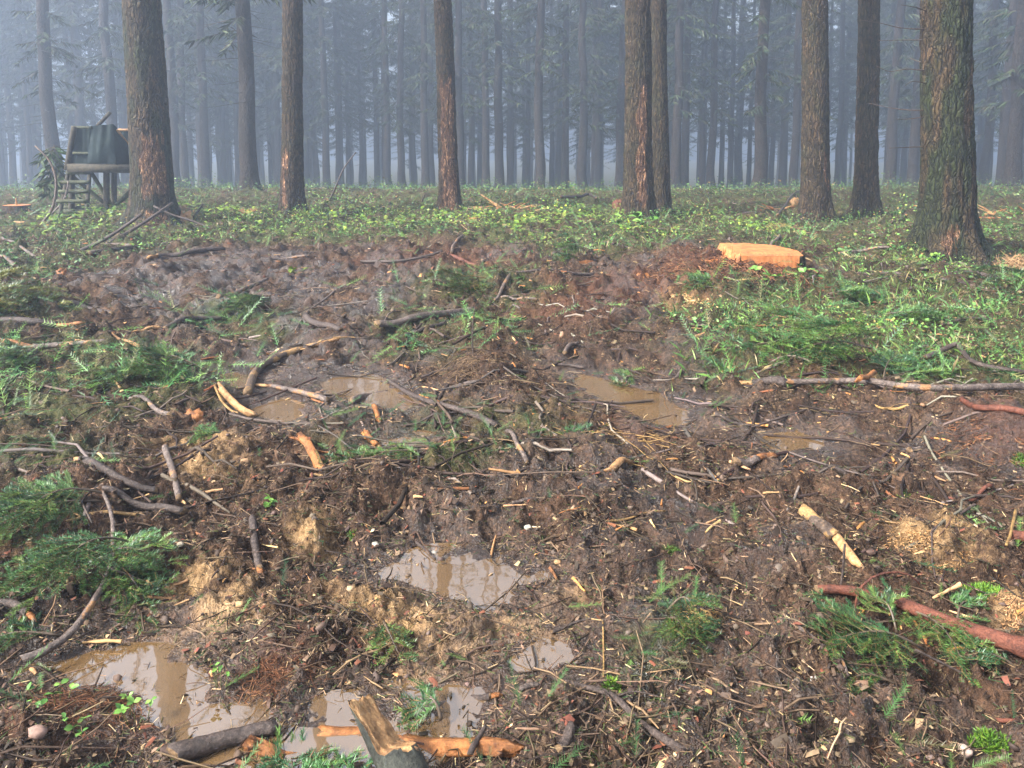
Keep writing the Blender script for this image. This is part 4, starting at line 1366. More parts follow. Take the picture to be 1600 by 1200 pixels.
S("thin dark stick across the right greenery, upper", [(1345, 505), (1390, 514), (1442, 522)], 5, 6, 'dark', seed=57)
S("long thin pale stick across the right greenery, middle", [(1286, 533), (1350, 530), (1440, 526)], 4, 6, 'grey', seed=58)
S("thin stick near the right edge in mid greenery", [(1470, 521), (1515, 518), (1570, 516)], 5, 4, 'dark', seed=59)
S("bent branch rising over greenery near the right edge", [(1445, 583), (1490, 574), (1500, 580), (1530, 603), (1620, 614)], 9, 7, 'dark', "branch", "branch", seed=60, lift=0.05)
S("short grey log behind the long grey pole", [(1340, 600), (1360, 602), (1382, 604)], 9, 9, 'grey', "log", "log", seed=61)
S("thin dark twig arching over the bushy green bough", [(1200, 563), (1240, 553), (1290, 562), (1360, 577)], 4, 3, 'dark', "twig", "twig", seed=62, lift=0.08)
S("dark stick with orange torn end at the left edge", [(-40, 520), (40, 521), (90, 521), (133, 523)], 13, 10, 'dark', "branch", "branch", seed=63, tip=-8, sides=11)
S("split orange slab with grey tail at the left edge", [(4, 543), (45, 547), (80, 547), (165, 549)], 14, 7, 'grey', "slab", "wood slab", seed=64, tip=0.45, sides=10)
S("pale torn stick right of the split orange slab", [(175, 540), (195, 546), (220, 549)], 5, 8, 'pale', seed=65)
S("dark stick lying left in the far mud", [(96, 472), (130, 484), (175, 502)], 10, 8, 'dark', seed=66)
S("small dark leaning stick at the left green edge", [(37, 432), (45, 445), (56, 470)], 8, 6, 'dark', seed=67)
S("straight dark branch in mud at left centre", [(258, 521), (300, 508), (348, 497)], 10, 8, 'dark', "branch", "branch", seed=68)
S("pale straight stick pointing up right at left centre", [(342, 478), (380, 462), (418, 443)], 9, 6, 'grey', seed=69)
S("dark pale-ended branch at the mud's far left rim", [(232, 417), (255, 408), (290, 405), (350, 399)], 10, 8, 'dark', "branch", "branch", seed=70, tip=0.2, tip_mat='pale')
S("long dark branch lying in green litter below the hide tree", [(142, 406), (190, 400), (240, 390), (300, 386)], 9, 5, 'dark', "branch", "branch", seed=71)
S("grey branch above the long dark branch at left", [(130, 394), (170, 390), (210, 391)], 7, 6, 'grey', "branch", "branch", seed=72)
S("pale crooked branch at the left edge in green litter", [(-20, 370), (25, 388), (70, 416)], 6, 4, 'grey', "branch", "branch", seed=73)
S("pale stick end at the left edge on mud", [(-30, 408), (0, 414), (25, 428)], 8, 8, 'grey', seed=74)
S("reddish stick with orange end in the far centre mud", [(670, 404), (700, 411), (752, 422)], 10, 6, 'red', seed=75, tip=0.2)
S("long flat dark stick in the far centre mud", [(565, 416), (620, 415), (692, 413)], 6, 6, 'dark', seed=76)
S("curved grey stick standing in the far centre", [(706, 404), (710, 392), (723, 381)], 6, 5, 'grey', seed=77)
S("dark forked branch at the far mud edge right of centre", [(862, 402), (895, 398), (932, 388)], 8, 8, 'dark', "branch", "branch", seed=78, twigs=2)
S("thin grey pole continuing right from the forked branch", [(905, 398), (940, 395), (982, 393)], 5, 4, 'grey', "pole", "pole", seed=79)
S("long thin brown stick across the upper centre mud", [(790, 441), (850, 440), (932, 437)], 5, 7, 'dark', seed=80)
S("slanting grey stick on the upper centre mud", [(773, 484), (785, 462), (800, 441)], 5, 8, 'grey', seed=81)
S("grey stick flat on mud left of the long brown stick", [(782, 475), (805, 473), (838, 472)], 6, 5, 'grey', seed=82)
S("short grey stick standing near the water-filled rut", [(882, 566), (890, 559), (902, 553)], 9, 7, 'grey', seed=83)
S("small pinkish stick right of the water-filled rut", [(1052, 598), (1058, 590), (1065, 582)], 7, 6, 'grey', seed=84)
S("dark long low stick on the flat mud right of centre", [(1115, 660), (1150, 665), (1205, 669)], 7, 6, 'dark', seed=85)
S("dark plank end at the far end of the water-filled rut", [(868, 574), (890, 576), (912, 579)], 6, 6, 'dark', seed=86)
S("orange piece sticking up beside the rut's near end", [(1010, 675), (1030, 673), (1050, 670)], 6, 5, 'wood', seed=87, sides=6)
S("dark stubby stick in the lower right mud", [(1302, 742), (1316, 744), (1330, 746)], 9, 9, 'dark', seed=88)
S("grey short stick near the pale wet film", [(1420, 714), (1428, 711), (1437, 708)], 10, 9, 'grey', seed=89)
S("reddish stick on mud behind the sawdust heap", [(1505, 788), (1525, 780), (1548, 771)], 4, 7, 'red', seed=90)
S("thin pale branch lying in far mud left of centre", [(400, 410), (440, 407), (480, 410)], 4, 5, 'grey', "branch", "branch", seed=91)
S("orange-cut stick near the left green edge", [(210, 530), (225, 524), (250, 517)], 6, 7, 'pale', seed=92)
S("thin pinkish stick in the near mud, centre left", [(485, 762), (488, 772), (478, 788)], 5, 4, 'red', seed=93)
S("short brown twig on dark soil bank above the sky puddle", [(800, 797), (820, 788), (840, 777)], 7, 6, 'grey', seed=94)
S("thin dark twig entering the sky puddle from behind", [(650, 848), (665, 858), (680, 875)], 5, 5, 'dark', "twig", "twig", seed=95)
S("long yellowish stalk on mud right of the sky puddle", [(945, 818), (985, 812), (1040, 810)], 4, 3, 'straw', "stalk", "stalk", seed=96)
S("green-black stick in grass left of the rusty scraped trunk", [(578, 341), (600, 326), (622, 312)], 5, 5, 'dark', seed=97, tip=-2, tip_mat='pale')
S("grey stick lying in far grass near the scraped trunk", [(505, 352), (535, 346), (570, 340)], 5, 4, 'dark', seed=98)
S("dark stick in bright ferns right of the scraped trunk", [(698, 345), (715, 353), (738, 362)], 5, 4, 'dark', seed=99)
S("dark crooked fallen branch behind the ferns at centre right", [(876, 323), (905, 320), (920, 315), (932, 326)], 7, 5, 'dark', "branch", "branch", seed=100, lift=0.1)
S("low grey pole in far brush left of the stump trunk", [(1105, 340), (1150, 340), (1185, 339)], 5, 4, 'dark', "pole", "pole", seed=101)
S("dark stick leaning on the trunk behind the stump", [(1215, 349), (1232, 325), (1250, 306)], 5, 4, 'dark', seed=102, lift=0.05)
S("pale stick beside the thick mossy trunk's right foot", [(1535, 366), (1550, 365), (1565, 364)], 5, 4, 'grey', seed=103)
S("dark stick left of the thick mossy trunk in grass", [(1392, 354), (1405, 348), (1415, 344)], 5, 4, 'dark', seed=104)
S("grey stick lying left of the thick mossy trunk's root", [(1310, 404), (1340, 404), (1390, 403)], 6, 5, 'grey', seed=105)
S("small pale stick behind the big stump", [(1200, 392), (1208, 389), (1218, 385)], 6, 6, 'grey', seed=106)


def standing(label, pl, w0, w1, mat, depth_px, name="branch", cat="branch", seed=0, lean=0.0):
    """A stick that stands up from the ground: its foot is at depth_px, the rest rises over it."""
    foot = hit(*depth_px)[0]
    p = np.array(pl, float)
    P = Vp(p[:, 0], p[:, 1], foot[1])
    P[:, 1] += lean * np.linspace(0, 1, len(P))
    P = catmull(P, 12)
    D = np.linalg.norm(foot - EYE)
    V, Q, C = tube(P - P[0], np.linspace(w0, w1, 12) * 0.75 * D / FPX / 2, 7, 0.2, seed)
    o = link(name, mesh(name, V, [C, Q], mat, smooth=True), None, P[0])
    return tag(o, label, cat)


standing("tall curved pale branch arching up before the hide's ladder", [(60, 356), (82, 325), (88, 285), (78, 252), (55, 228)], 6, 3, 'grey', (60, 356), seed=1)
standing("second curved pale branch bending toward the hide's ladder", [(75, 340), (96, 318), (104, 300), (107, 283)], 4, 3, 'grey', (75, 345), seed=2)
standing("straight dark branch leaning up from litter below the hide", [(97, 403), (140, 383), (165, 364), (188, 342)], 7, 6, 'dark', (97, 403), seed=3, lean=0.6)
standing("dark branch propped on the foot of the hide tree", [(160, 385), (190, 360), (222, 327)], 7, 6, 'dark', (160, 386), seed=4, lean=1.0)
standing("thin bare sapling stem standing in mist left of scraped trunk", [(513, 318), (526, 288), (538, 262), (556, 238)], 4, 2, 'dark', (513, 318), "sapling", "sapling", 5)
standing("short dark stem standing left of the rusty scraped trunk", [(650, 334), (657, 320), (664, 303)], 4, 3, 'dark', (650, 334), "stem", "stem", 6)
standing("dark branch leaning against the hide tree's right foot", [(348, 364), (300, 345), (268, 335), (240, 322)], 5, 4, 'dark', (300, 362), seed=7, lean=0.0)
standing("dark stick rising right of the hide tree", [(295, 345), (307, 333), (318, 318)], 5, 4, 'dark', (295, 346), "stick", "stick", 8)
standing("thin dark upright twig on the lower right log", [(1313, 922), (1317, 890), (1320, 850)], 5, 4, 'dark', (1313, 930), "twig", "twig", 9)
standing("thin dark stem standing behind the centre soil mound", [(740, 562), (738, 535), (739, 505), (742, 480)], 4, 2, 'dark', (740, 562), "stem", "stem", 10)
standing("dark peg upright in mud near the far rut end", [(950, 498), (955, 490), (961, 484)], 5, 4, 'dark', (950, 500), "peg", "wood peg", 11)
standing("reddish arched twig springing over the red-barked pole", [(1335, 952), (1350, 925), (1385, 910), (1430, 915), (1462, 940), (1478, 980), (1492, 1000)], 5, 3, 'red', (1335, 955), "branch", "branch", 12, 0.15)
standing("thin wiry twig drooping near the right edge pole", [(1430, 1015), (1480, 1040), (1540, 1068), (1620, 1085)], 4, 4, 'dark', (1480, 1075), "twig", "twig", 13)

# broken log stub with a split pale face, bottom centre
def broken_log():
    foot = hit(676, 1285)[0]; foot[2] -= 0.02
    top = Vp(np.array(572.0), np.array(1084.0), foot[1] + 0.22)
    n, sides = 46, 40
    t = np.linspace(0, 1, n)
    P = foot + (top - foot) * t[:, None]
    ax = (top - foot) / np.linalg.norm(top - foot)
    nrm = np.array([0.88, -0.32, 0.42]); nrm -= ax * nrm.dot(ax); nrm /= np.linalg.norm(nrm)
    bn = np.cross(ax, nrm)
    D = np.linalg.norm((foot + top) / 2 - EYE)
    r = 31 * D / FPX * (1 - 0.18 * t)
    th = np.linspace(0, 2 * np.pi, sides, endpoint=False)
    T, TH = np.meshgrid(t, th, indexing='ij')
    rr = r[:, None] * (1 + 0.05 * pn3(np.cos(TH) * 1.5, np.sin(TH) * 1.5, T * 6, 3) + 0.025 * pn3(np.cos(TH) * 5, np.sin(TH) * 5, T * 14, 4))
    u = rr * np.cos(TH); v = rr * np.sin(TH)          # u along the split normal
    cut = r[:, None] * (1.15 - 1.25 * sstep(0.42, 0.62, T + 0.05 * pn2(v * 60, T * 3, 2)) - 0.30 * sstep(0.6, 1.0, T))
    cut = cut + 0.006 * pn2(v * 110, T * 5, 5) + 0.004 * pn2(v * 260, T * 9, 6)
    isc = u > cut
    u = np.where(isc, cut, u)
    end = T > 0.985
    X = foot - foot + (P - foot)[:, None, :] + u[..., None] * nrm + v[..., None] * bn
    # ragged tip
    X[-3:] += ax * (0.02 * pn2(th * 3, th * 0, 8))[None, :, None]
    V = X.reshape(-1, 3)
    i = np.arange(n - 1)[:, None] * sides; j = np.arange(sides)[None, :]; j2 = (j + 1) % sides
    Q = np.stack([i + j, i + j2, i + sides + j2, i + sides + j], -1).reshape(-1, 4)
    wood_f = isc.ravel()[Q].sum(1) >= 3
    k = (n - 1) * sides
    V = np.vstack([V, V[k:].mean(0)])
    C = np.stack([np.full(sides, len(V) - 1), k + np.arange(sides), k + (np.arange(sides) + 1) % sides], -1)
    o = link("broken_log", mesh("broken_log", V, Q[~wood_f], 'greenbark', smooth=True), None, foot)
    tag(o, "broken dark log stub with pale split face sticking up at bottom centre", "log")
    link("split_face", mesh("split_face", V, [C, Q[wood_f]], 'pale'), o)


M['greenbark'] = mat_stick("dark_green_bark", (0.012, 0.014, 0.010), (0.035, 0.038, 0.028), (0.085, 0.09, 0.07), 0.0, 0.6)
broken_log()

# ================================================================= FIR BOUGHS
GREENS = [(0.020, 0.062, 0.020), (0.034, 0.090, 0.024), (0.052, 0.115, 0.028), (0.082, 0.15, 0.030)]


def shoot(a, p0, d, L, rng, nl, sp, col, up=0.35, nw=0.0016):
    """A needled shoot in local space: stem plus needles on both sides and above."""
    n = max(3, int(L / sp))
    t = np.linspace(0.02, 1, n)
    bend = np.array([0, 0, -0.12 * L])
    P = p0 + d * L * t[:, None] + bend * (t ** 2)[:, None]
    V, Q, C = tube(np.stack([p0, P[n // 2], P[-1]]), np.array([0.0022, 0.0016, 0.0008]), 3, caps=False)
    a.add(V, Q, tint=(0.16, 0.10, 0.04))
    side = np.cross(d, [0, 0, 1.0]); side /= np.linalg.norm(side) + 1e-9
    upv = np.cross(side, d)
    for k in (-1, 1, 0):
        m = n
        ang = rng.uniform(0.55, 0.95, m)
        sd = side * (k if k else 1) * (np.sin(ang) if k else np.sin(ang) * rng.choice([-0.5, 0.5], m))[:, None]
        dr = d * np.cos(ang)[:, None] + sd + upv * (rng.uniform(0.0, up, m) if k else rng.uniform(0.5, 0.9, m))[:, None]
        ln = nl * rng.uniform(0.7, 1.1, m) * (0.75 + 0.25 * np.sin(np.pi * t ** 0.8))
        tip = P + dr * ln[:, None]
        wv = np.cross(dr, upv + 0.3 * rng.normal(size=(m, 3))); wv /= np.linalg.norm(wv, axis=1)[:, None] + 1e-9
        V = np.stack([P - wv * nw, P + wv * nw, tip], 1).reshape(-1, 3)
        cc = col * rng.uniform(0.6, 1.35, (m, 1))
        a.add(V, np.arange(m * 3).reshape(-1, 3), tint=np.repeat(cc, 3, 0))


def bough_arrays(L, wid, seed, dens=1.0, nl=0.018, sp=0.005, bright=1.0, hgt=0.08, ns=14, nw=0.0017):
    rng = np.random.default_rng(seed)
    a = Acc()
    n = 10
    t = np.linspace(0, 1, n)
    bow = rng.uniform(-0.12, 0.12)
    stem = np.stack([L * t, bow * L * np.sin(np.pi * t), hgt * (0.4 + np.sin(np.pi * t) * 0.6)], -1)
    V, Q, C = tube(stem, np.linspace(0.008, 0.002, n) * max(0.6, L), 5, 0.1, seed)
    a.add(V, Q, C, tint=(0.09, 0.065, 0.045))
    for i in range(ns):
        s = 0.12 + 0.88 * (i + rng.uniform(0, 0.8)) / ns
        k = 1 if i % 2 else -1
        p0 = np.array([L * s, bow * L * math.sin(math.pi * s), hgt * (0.4 + math.sin(math.pi * s) * 0.6)])
        ang = rng.uniform(0.55, 1.0)
        d = np.array([math.cos(ang), k * math.sin(ang), rng.uniform(-0.15, 0.25)])
        ll = wid * (1.05 - s) ** 0.7 * rng.uniform(0.75, 1.1) + 0.04
        col = np.array(GREENS[rng.integers(0, 4)]) * bright
        shoot(a, p0, d / np.linalg.norm(d), ll, rng, nl, sp, col, nw=nw)
        for j in range(int(ll / 0.045 * dens)):
            u = rng.uniform(0.15, 0.9)
            an2 = ang * k + rng.choice([-1, 1]) * rng.uniform(0.5, 0.9)
            d2 = np.array([math.cos(an2), math.sin(an2), rng.uniform(-0.2, 0.3)])
            shoot(a, p0 + d * ll * u, d2 / np.linalg.norm(d2), ll * rng.uniform(0.25, 0.5) * (1.1 - u) + 0.03, rng, nl, sp, col * rng.uniform(0.8, 1.3), nw=nw)
    shoot(a, stem[-1], np.array([1.0, 0, 0]), wid * 0.4, rng, nl, sp, np.array(GREENS[3]) * bright, nw=nw)
    return a


def bough(label, p_base, p_tip, wid_px, seed, dens=1.0, bright=1.0, hgt=0.08, ns=14, name="fir_bough", lift=0.01, mult=1, far=1.0, tone=None):
    """A cut bough lying on the ground from its butt to its tip (points of the photograph), draped over it."""
    q = hit(np.array([p_base[0], p_tip[0]]), np.array([p_base[1], p_tip[1]]))
    d = q[1] - q[0]
    L = np.hypot(d[0], d[1]); rz = math.atan2(d[1], d[0])
    D = np.linalg.norm(q.mean(0) - EYE)
    wid = wid_px * D / FPX
    Vs = []; Fs3 = []; Fs4 = []; ts = []; n = 0
    for k in range(mult):
        a = bough_arrays(L * (1 - 0.12 * k), wid, seed + 31 * k, dens, 0.018 * far, 0.0055 * far, bright, hgt * (1 + 0.8 * k), ns, 0.0017 * far)
        V = np.concatenate(a.V)
        r2 = rz + (0 if k == 0 else (0.5 if k % 2 else -0.5) * (0.5 + 0.3 * k))
        c, s = math.cos(r2), math.sin(r2)
        V = np.stack([V[:, 0] * c - V[:, 1] * s, V[:, 0] * s + V[:, 1] * c, V[:, 2]], -1)
        Vs.append(V); ts.append(np.concatenate(a.t))
        if a.F[3]: Fs3.append(np.concatenate(a.F[3]) + n)
        if a.F[4]: Fs4.append(np.concatenate(a.F[4]) + n)
        n += len(V)
    V = np.concatenate(Vs)
    z0 = q[0][2]
    V[:, 2] += gz(V[:, 0] + q[0][0], V[:, 1] + q[0][1]) - z0 + lift
    t = np.concatenate(ts)
    if tone is not None:
        t = t * np.array(tone)
    me = mesh(name, V, [np.concatenate(Fs3), np.concatenate(Fs4)], 'needle', tint=t)
    o = link(name, me, None, (q[0][0], q[0][1], z0))
    return tag(o, label, "fir bough")


bough("broad dark green fir bough at the left edge above the stem", (172, 800), (-40, 850), 95, 1, 1.3, 0.9, 0.09, 18, mult=2)
bough("fir bough fanning left from the pale curved stem, lower left", (215, 880), (0, 950), 85, 2, 1.3, 1.0, 0.09, 18, mult=2)
bough("short fir spray pointing right at the curved stem's top", (150, 905), (250, 935), 55, 3, 1.3, 1.25, 0.07, 12, mult=2)
bough("upright bright fir tip beside the curved stem", (170, 925), (235, 862), 40, 4, 1.1, 1.5, 0.09, 10)
bough("dark hanging fir spray below the curved stem's sprays", (180, 905), (215, 985), 45, 5, 1.2, 0.85, 0.05, 12)
bough("small dark fir spray at the left edge above the puddle", (95, 1005), (-30, 1018), 40, 6, 1.2, 0.9, 0.04, 12)
bough("bluish green fir spray at the left under the big bough", (150, 855), (90, 895), 45, 7, 1.2, 0.9, 0.04, 10)
bough("long feathery fir spray before the red-barked pole, lower right", (1440, 1040), (1240, 990), 60, 8, 1.4, 0.95, 0.06, 18, mult=2)
bough("fir spray hanging over the red-barked pole", (1400, 965), (1510, 1075), 45, 9, 1.4, 1.05, 0.08, 16)
bough("small green fir tip right of the long spray by the pole", (1590, 1062), (1500, 1040), 40, 10, 1.2, 1.4, 0.06, 10)
bough("thin olive fir sprig below the long spray at lower right", (1400, 1080), (1320, 1078), 28, 11, 1.0, 0.9, 0.03, 10)
bough("short fir sprig standing above the long feathery spray", (1400, 1010), (1360, 965), 26, 12, 1.1, 0.9, 0.09, 10)
bough("bright fresh fir tip at the bottom edge over the orange log", (478, 1265), (462, 1195), 55, 13, 1.2, 1.5, 0.035, 12)
bough("second bright fir tip at the bottom beside the broken log", (560, 1270), (515, 1205), 40, 14, 1.2, 1.5, 0.035, 10)
bough("bushy bright green bough at right below the pale peeled pole", (1330, 560), (1135, 555), 70, 15, 1.2, 1.25, 0.09, 18, mult=4, far=1.7)
bough("yellow-green feathery hump at the left edge", (-60, 505), (110, 492), 60, 16, 1.2, 1.0, 0.09, 16, mult=4, far=2.0, tone=(1.9, 1.1, 0.8))
bough("dark fir bough on the left green litter", (330, 600), (150, 592), 60, 17, 1.2, 1.0, 0.06, 16, mult=3, far=1.5)
bough("flat fir spray across the centre by the orange sticks", (680, 712), (515, 728), 40, 18, 1.2, 1.0, 0.04, 16, far=1.3)
bough("mossy dark fir clump in the upper centre mud", (760, 450), (655, 465), 45, 19, 1.2, 0.7, 0.07, 14, mult=3, far=2.0, tone=(1.3, 1.0, 0.7))
bough("fir spray leaning on the big stump's soil mound", (1130, 448), (1055, 452), 30, 20, 1.2, 0.9, 0.06, 14, mult=2, far=2.0)
bough("rounded green tuft in the far mud left of the stump", (905, 414), (868, 420), 22, 21, 1.2, 1.1, 0.14, 10, mult=3, far=2.2)
bough("fir bough lying across the greenery right of the stump", (1290, 470), (1400, 478), 45, 22, 1.2, 0.9, 0.05, 16, mult=3, far=2.2)
bough("fir bough in the right greenery under the thin pale stick", (1370, 505), (1480, 500), 45, 23, 1.2, 0.95, 0.05, 16, mult=3, far=2.0)
bough("green bough behind the long grey pole at right", (1380, 600), (1480, 585), 40, 24, 1.2, 1.1, 0.05, 14, mult=2, far=1.6)
bough("dark green bough at the right edge below the purple sticks", (1620, 445), (1570, 470), 45, 25, 1.2, 0.8, 0.07, 12, mult=3, far=2.0)
bough("green sprays in the mud left of centre, upper", (420, 480), (330, 505), 40, 26, 1.2, 0.8, 0.06, 14, mult=2, far=1.8)
bough("small bright spray in front of the green litter at left", (360, 690), (310, 692), 30, 27, 1.2, 1.2, 0.05, 10, far=1.4)
bough("green tuft under the water-filled rut's right bank", (1000, 598), (960, 606), 18, 28, 1.2, 0.8, 0.05, 8, far=1.6)
bough("dim green spray left of the straw root tangle", (935, 690), (880, 686), 22, 29, 1.2, 0.8, 0.04, 10, far=1.4)
bough("fir sprig on dark mud below the clay mound's left side", (600, 985), (625, 1040), 30, 30, 1.2, 1.0, 0.05, 8)
bough("small fir sprig near the lower right corner", (1495, 985), (1525, 950), 22, 31, 1.0, 1.1, 0.04, 8)
bough("little fir sprig near the sawdust heap's right", (1525, 858), (1505, 825), 20, 32, 1.0, 1.3, 0.04, 8)
bough("fir sprig tuft right of the tan clay mound", (1040, 985), (1080, 1030), 45, 33, 1.2, 0.75, 0.07, 12, mult=2)
bough("two-tone fir sprig at bottom centre right of the log", (690, 1140), (655, 1120), 30, 34, 1.1, 1.1, 0.05, 8)
bough("green litter spray at the far left under the split slab", (-30, 590), (40, 575), 40, 35, 1.2, 1.0, 0.08, 12, mult=2, far=1.5)

# pale curved stem carrying the left sprays
stick("pale curved stem running down from the fir sprays to the puddle", [(163, 800), (178, 860), (172, 920), (130, 995), (85, 1030), (38, 1048)], 6, 13, 'grey', "branch", "branch", seed=201, lift=0.03, twigs=1)

# ================================================================= HEAPS, ROOTS, MOSS
def tangle(label, px, py, wpx, hpx, n, L, r, mat, seed, name, cat, height, tint=None):
    """Thin curved roots or fibres heaped on one spot: one thing."""
    rng = np.random.default_rng(seed)
    c = hit(px, py)[0]
    e = hit(px + wpx, py)[0]; f = hit(px, py - hpx)[0]
    rx = abs(e[0] - c[0]); ry = abs(f[1] - c[1])
    m = 6
    q = rng.normal(0, 0.5, (n, 2))
    th_ = np.arctan2(q[:, 1], q[:, 0])
    q = q * (0.85 + 0.75 * pn2(np.cos(th_) * 1.6, np.sin(th_) * 1.6, seed))[:, None] + 0.12 * rng.normal(size=(n, 2))
    an = rng.uniform(0, 2 * np.pi, n); cv = rng.uniform(-2.2, 2.2, n); l = L * rng.uniform(0.4, 1.2, n)
    s = np.linspace(0, 1, m)
    aa = an[:, None] + cv[:, None] * s
    X = c[0] + rx * q[:, :1] + np.cumsum(np.cos(aa), 1) * l[:, None] / m
    Y = c[1] + ry * q[:, 1:] + np.cumsum(np.sin(aa), 1) * l[:, None] / m
    Z = gz(X.ravel(), Y.ravel()).reshape(n, m) + 0.006
    Z = Z + height * (np.exp(-1.2 * (q ** 2).sum(1)) * rng.uniform(0.3, 1.1, n))[:, None] + 0.25 * height * np.sin(np.pi * s[None] + np.arange(n)[:, None])
    P = np.stack([X, Y, Z], -1) - c
    T = np.gradient(P, axis=1); T /= np.linalg.norm(T, axis=2)[..., None] + 1e-9
    A = np.cross(T, np.array([0, 0, 1.0])); A /= np.linalg.norm(A, axis=2)[..., None] + 1e-9
    B = np.cross(A, T)
    rr = (np.linspace(1, 0.4, m)[None] * r * rng.uniform(0.5, 1.3, n)[:, None])[..., None]
    V = np.stack([P + A * rr, P + B * rr, P - A * rr, P - B * rr], 2).reshape(-1, 3)
    i = (np.arange(n)[:, None, None] * m + np.arange(m - 1)[None, :, None]) * 4; j = np.arange(4)[None, None, :]; j2 = (j + 1) % 4
    Q = np.stack([i + j, i + j2, i + 4 + j2, i + 4 + j], -1).reshape(-1, 4)
    a = Acc()
    col = np.array(tint if tint is not None else [(1, 1, 1)], float)
    col = col[rng.integers(len(col), size=n)] * rng.uniform(0.6, 1.3, (n, 1))
    a.add(V, Q, tint=np.repeat(col, m * 4, 0))
    o = link(name, a.mesh(name, mat), None, c)
    return tag(o, label, cat, kind='stuff' if n > 100 else None)


RED = [(0.10, 0.04, 0.02), (0.16, 0.065, 0.03), (0.05, 0.022, 0.014), (0.22, 0.11, 0.055)]
tangle("tangle of straw-coloured roots right of centre", 980, 695, 62, 34, 38, 0.5, 0.0030, 'straw', 1, "root_tangle", "roots", 0.05)
tangle("fibrous reddish root clump right of the lower left puddle", 432, 1048, 62, 46, 800, 0.09, 0.0010, 'litter', 2, "root_clump", "roots", 0.018, RED + [(0.05, 0.035, 0.025)])
tangle("reddish fibrous mound in the lower left corner", 95, 1132, 125, 62, 1900, 0.09, 0.0010, 'litter', 3, "root_mound", "roots", 0.018, RED + [(0.05, 0.035, 0.025)])
tangle("crumbling red rotten wood bank at the right edge", 1575, 700, 85, 46, 900, 0.09, 0.0024, 'litter', 4, "rotten_wood", "rotten wood", 0.02, RED + [(0.05, 0.03, 0.02)])
tangle("golden sawdust and fibre heap at lower right", 1448, 855, 80, 52, 2200, 0.022, 0.0015, 'litter', 5, "sawdust_heap", "sawdust", 0.010, [(0.10, 0.06, 0.03), (0.42, 0.24, 0.10), (0.30, 0.16, 0.06), (0.55, 0.35, 0.17), (0.2, 0.1, 0.04)])
tangle("small sawdust heap at the right edge below the mossy branch", 1592, 962, 42, 34, 900, 0.022, 0.0015, 'litter', 6, "sawdust_heap", "sawdust", 0.010, [(0.10, 0.06, 0.03), (0.40, 0.22, 0.10), (0.28, 0.14, 0.06), (0.5, 0.3, 0.15)])
tangle("pale yellow sawdust in front of the big stump", 1058, 474, 42, 16, 700, 0.06, 0.004, 'litter', 7, "sawdust_heap", "sawdust", 0.03, [(0.6, 0.38, 0.16), (0.7, 0.5, 0.25), (0.45, 0.26, 0.1)])
tangle("straw-yellow fibre tuft in the mud at lower centre right", 1095, 985, 22, 26, 160, 0.08, 0.003, 'litter', 8, "fibre_tuft", "fibre tuft", 0.04, [(0.42, 0.27, 0.10), (0.3, 0.18, 0.07)])
tangle("brown dry fern clump left of the trunk behind the stump", 1228, 366, 18, 10, 260, 0.25, 0.004, 'litter', 9, "dry_fern", "dry fern", 0.14, [(0.36, 0.22, 0.10), (0.28, 0.17, 0.08)])
tangle("brown dry fern clump at the right edge below the trunk", 1592, 425, 14, 10, 260, 0.25, 0.004, 'litter', 10, "dry_fern", "dry fern", 0.16, [(0.40, 0.25, 0.13), (0.3, 0.18, 0.09)])
tangle("dry root fibres piled on the centre soil mound", 745, 575, 70, 25, 700, 0.14, 0.002, 'litter', 11, "root_clump", "roots", 0.05, [(0.12, 0.075, 0.045), (0.2, 0.13, 0.07), (0.06, 0.04, 0.03)])
tangle("brown torn bark and root litter on the stump's mound", 1185, 432, 105, 16, 1500, 0.15, 0.005, 'litter', 12, "root_litter", "roots", 0.10, RED)
tangle("red-brown root litter banked left of the stump", 1070, 428, 55, 18, 700, 0.15, 0.004, 'litter', 13, "root_litter", "roots", 0.06, RED)


def moss(label, px, py, wpx, hpx, n, seed, bright=1.0, hl=0.022, name="moss_clump"):
    rng = np.random.default_rng(seed)
    c = hit(px, py)[0]; e = hit(px + wpx, py)[0]; f = hit(px, py - hpx)[0]
    rx = abs(e[0] - c[0]); ry = abs(f[1] - c[1])
    th = rng.uniform(0, 2 * np.pi, n); rr = np.sqrt(rng.uniform(0, 1, n)) * (1 + 0.35 * pn2(np.cos(th) * 2, np.sin(th) * 2, seed))
    x = c[0] + rx * rr * np.cos(th); y = c[1] + ry * rr * np.sin(th)
    z = gz(x, y) + 0.6 * hl * (1 - np.clip(rr, 0, 1) ** 2) + 0.012 * (0.5 + pn2(x * 30, y * 30, seed))
    pos = np.stack([x, y, z], -1) - c
    tV = np.array([[-0.12, 0, 0], [0.12, 0, 0], [0, 0.05, 0.7], [0, 0.2, 1.0]]); tF = np.array([[0, 1, 2], [0, 2, 3]])
    sc = hl * rng.uniform(0.5, 1.2, n)
    V, F, t = scatter(tV, tF, pos, rotm(rng.uniform(0, 6.28, n), rng.uniform(-1.1, 1.1, n), rng.uniform(-1.1, 1.1, n)), np.stack([sc] * 3, -1),
                      pick(rng, n, [(0.06, 0.14, 0.012), (0.10, 0.20, 0.018), (0.16, 0.26, 0.03), (0.035, 0.07, 0.012)]) * bright)
    o = link(name, mesh(name, V, F, 'leaf', tint=t), None, c)
    return tag(o, label, "moss")


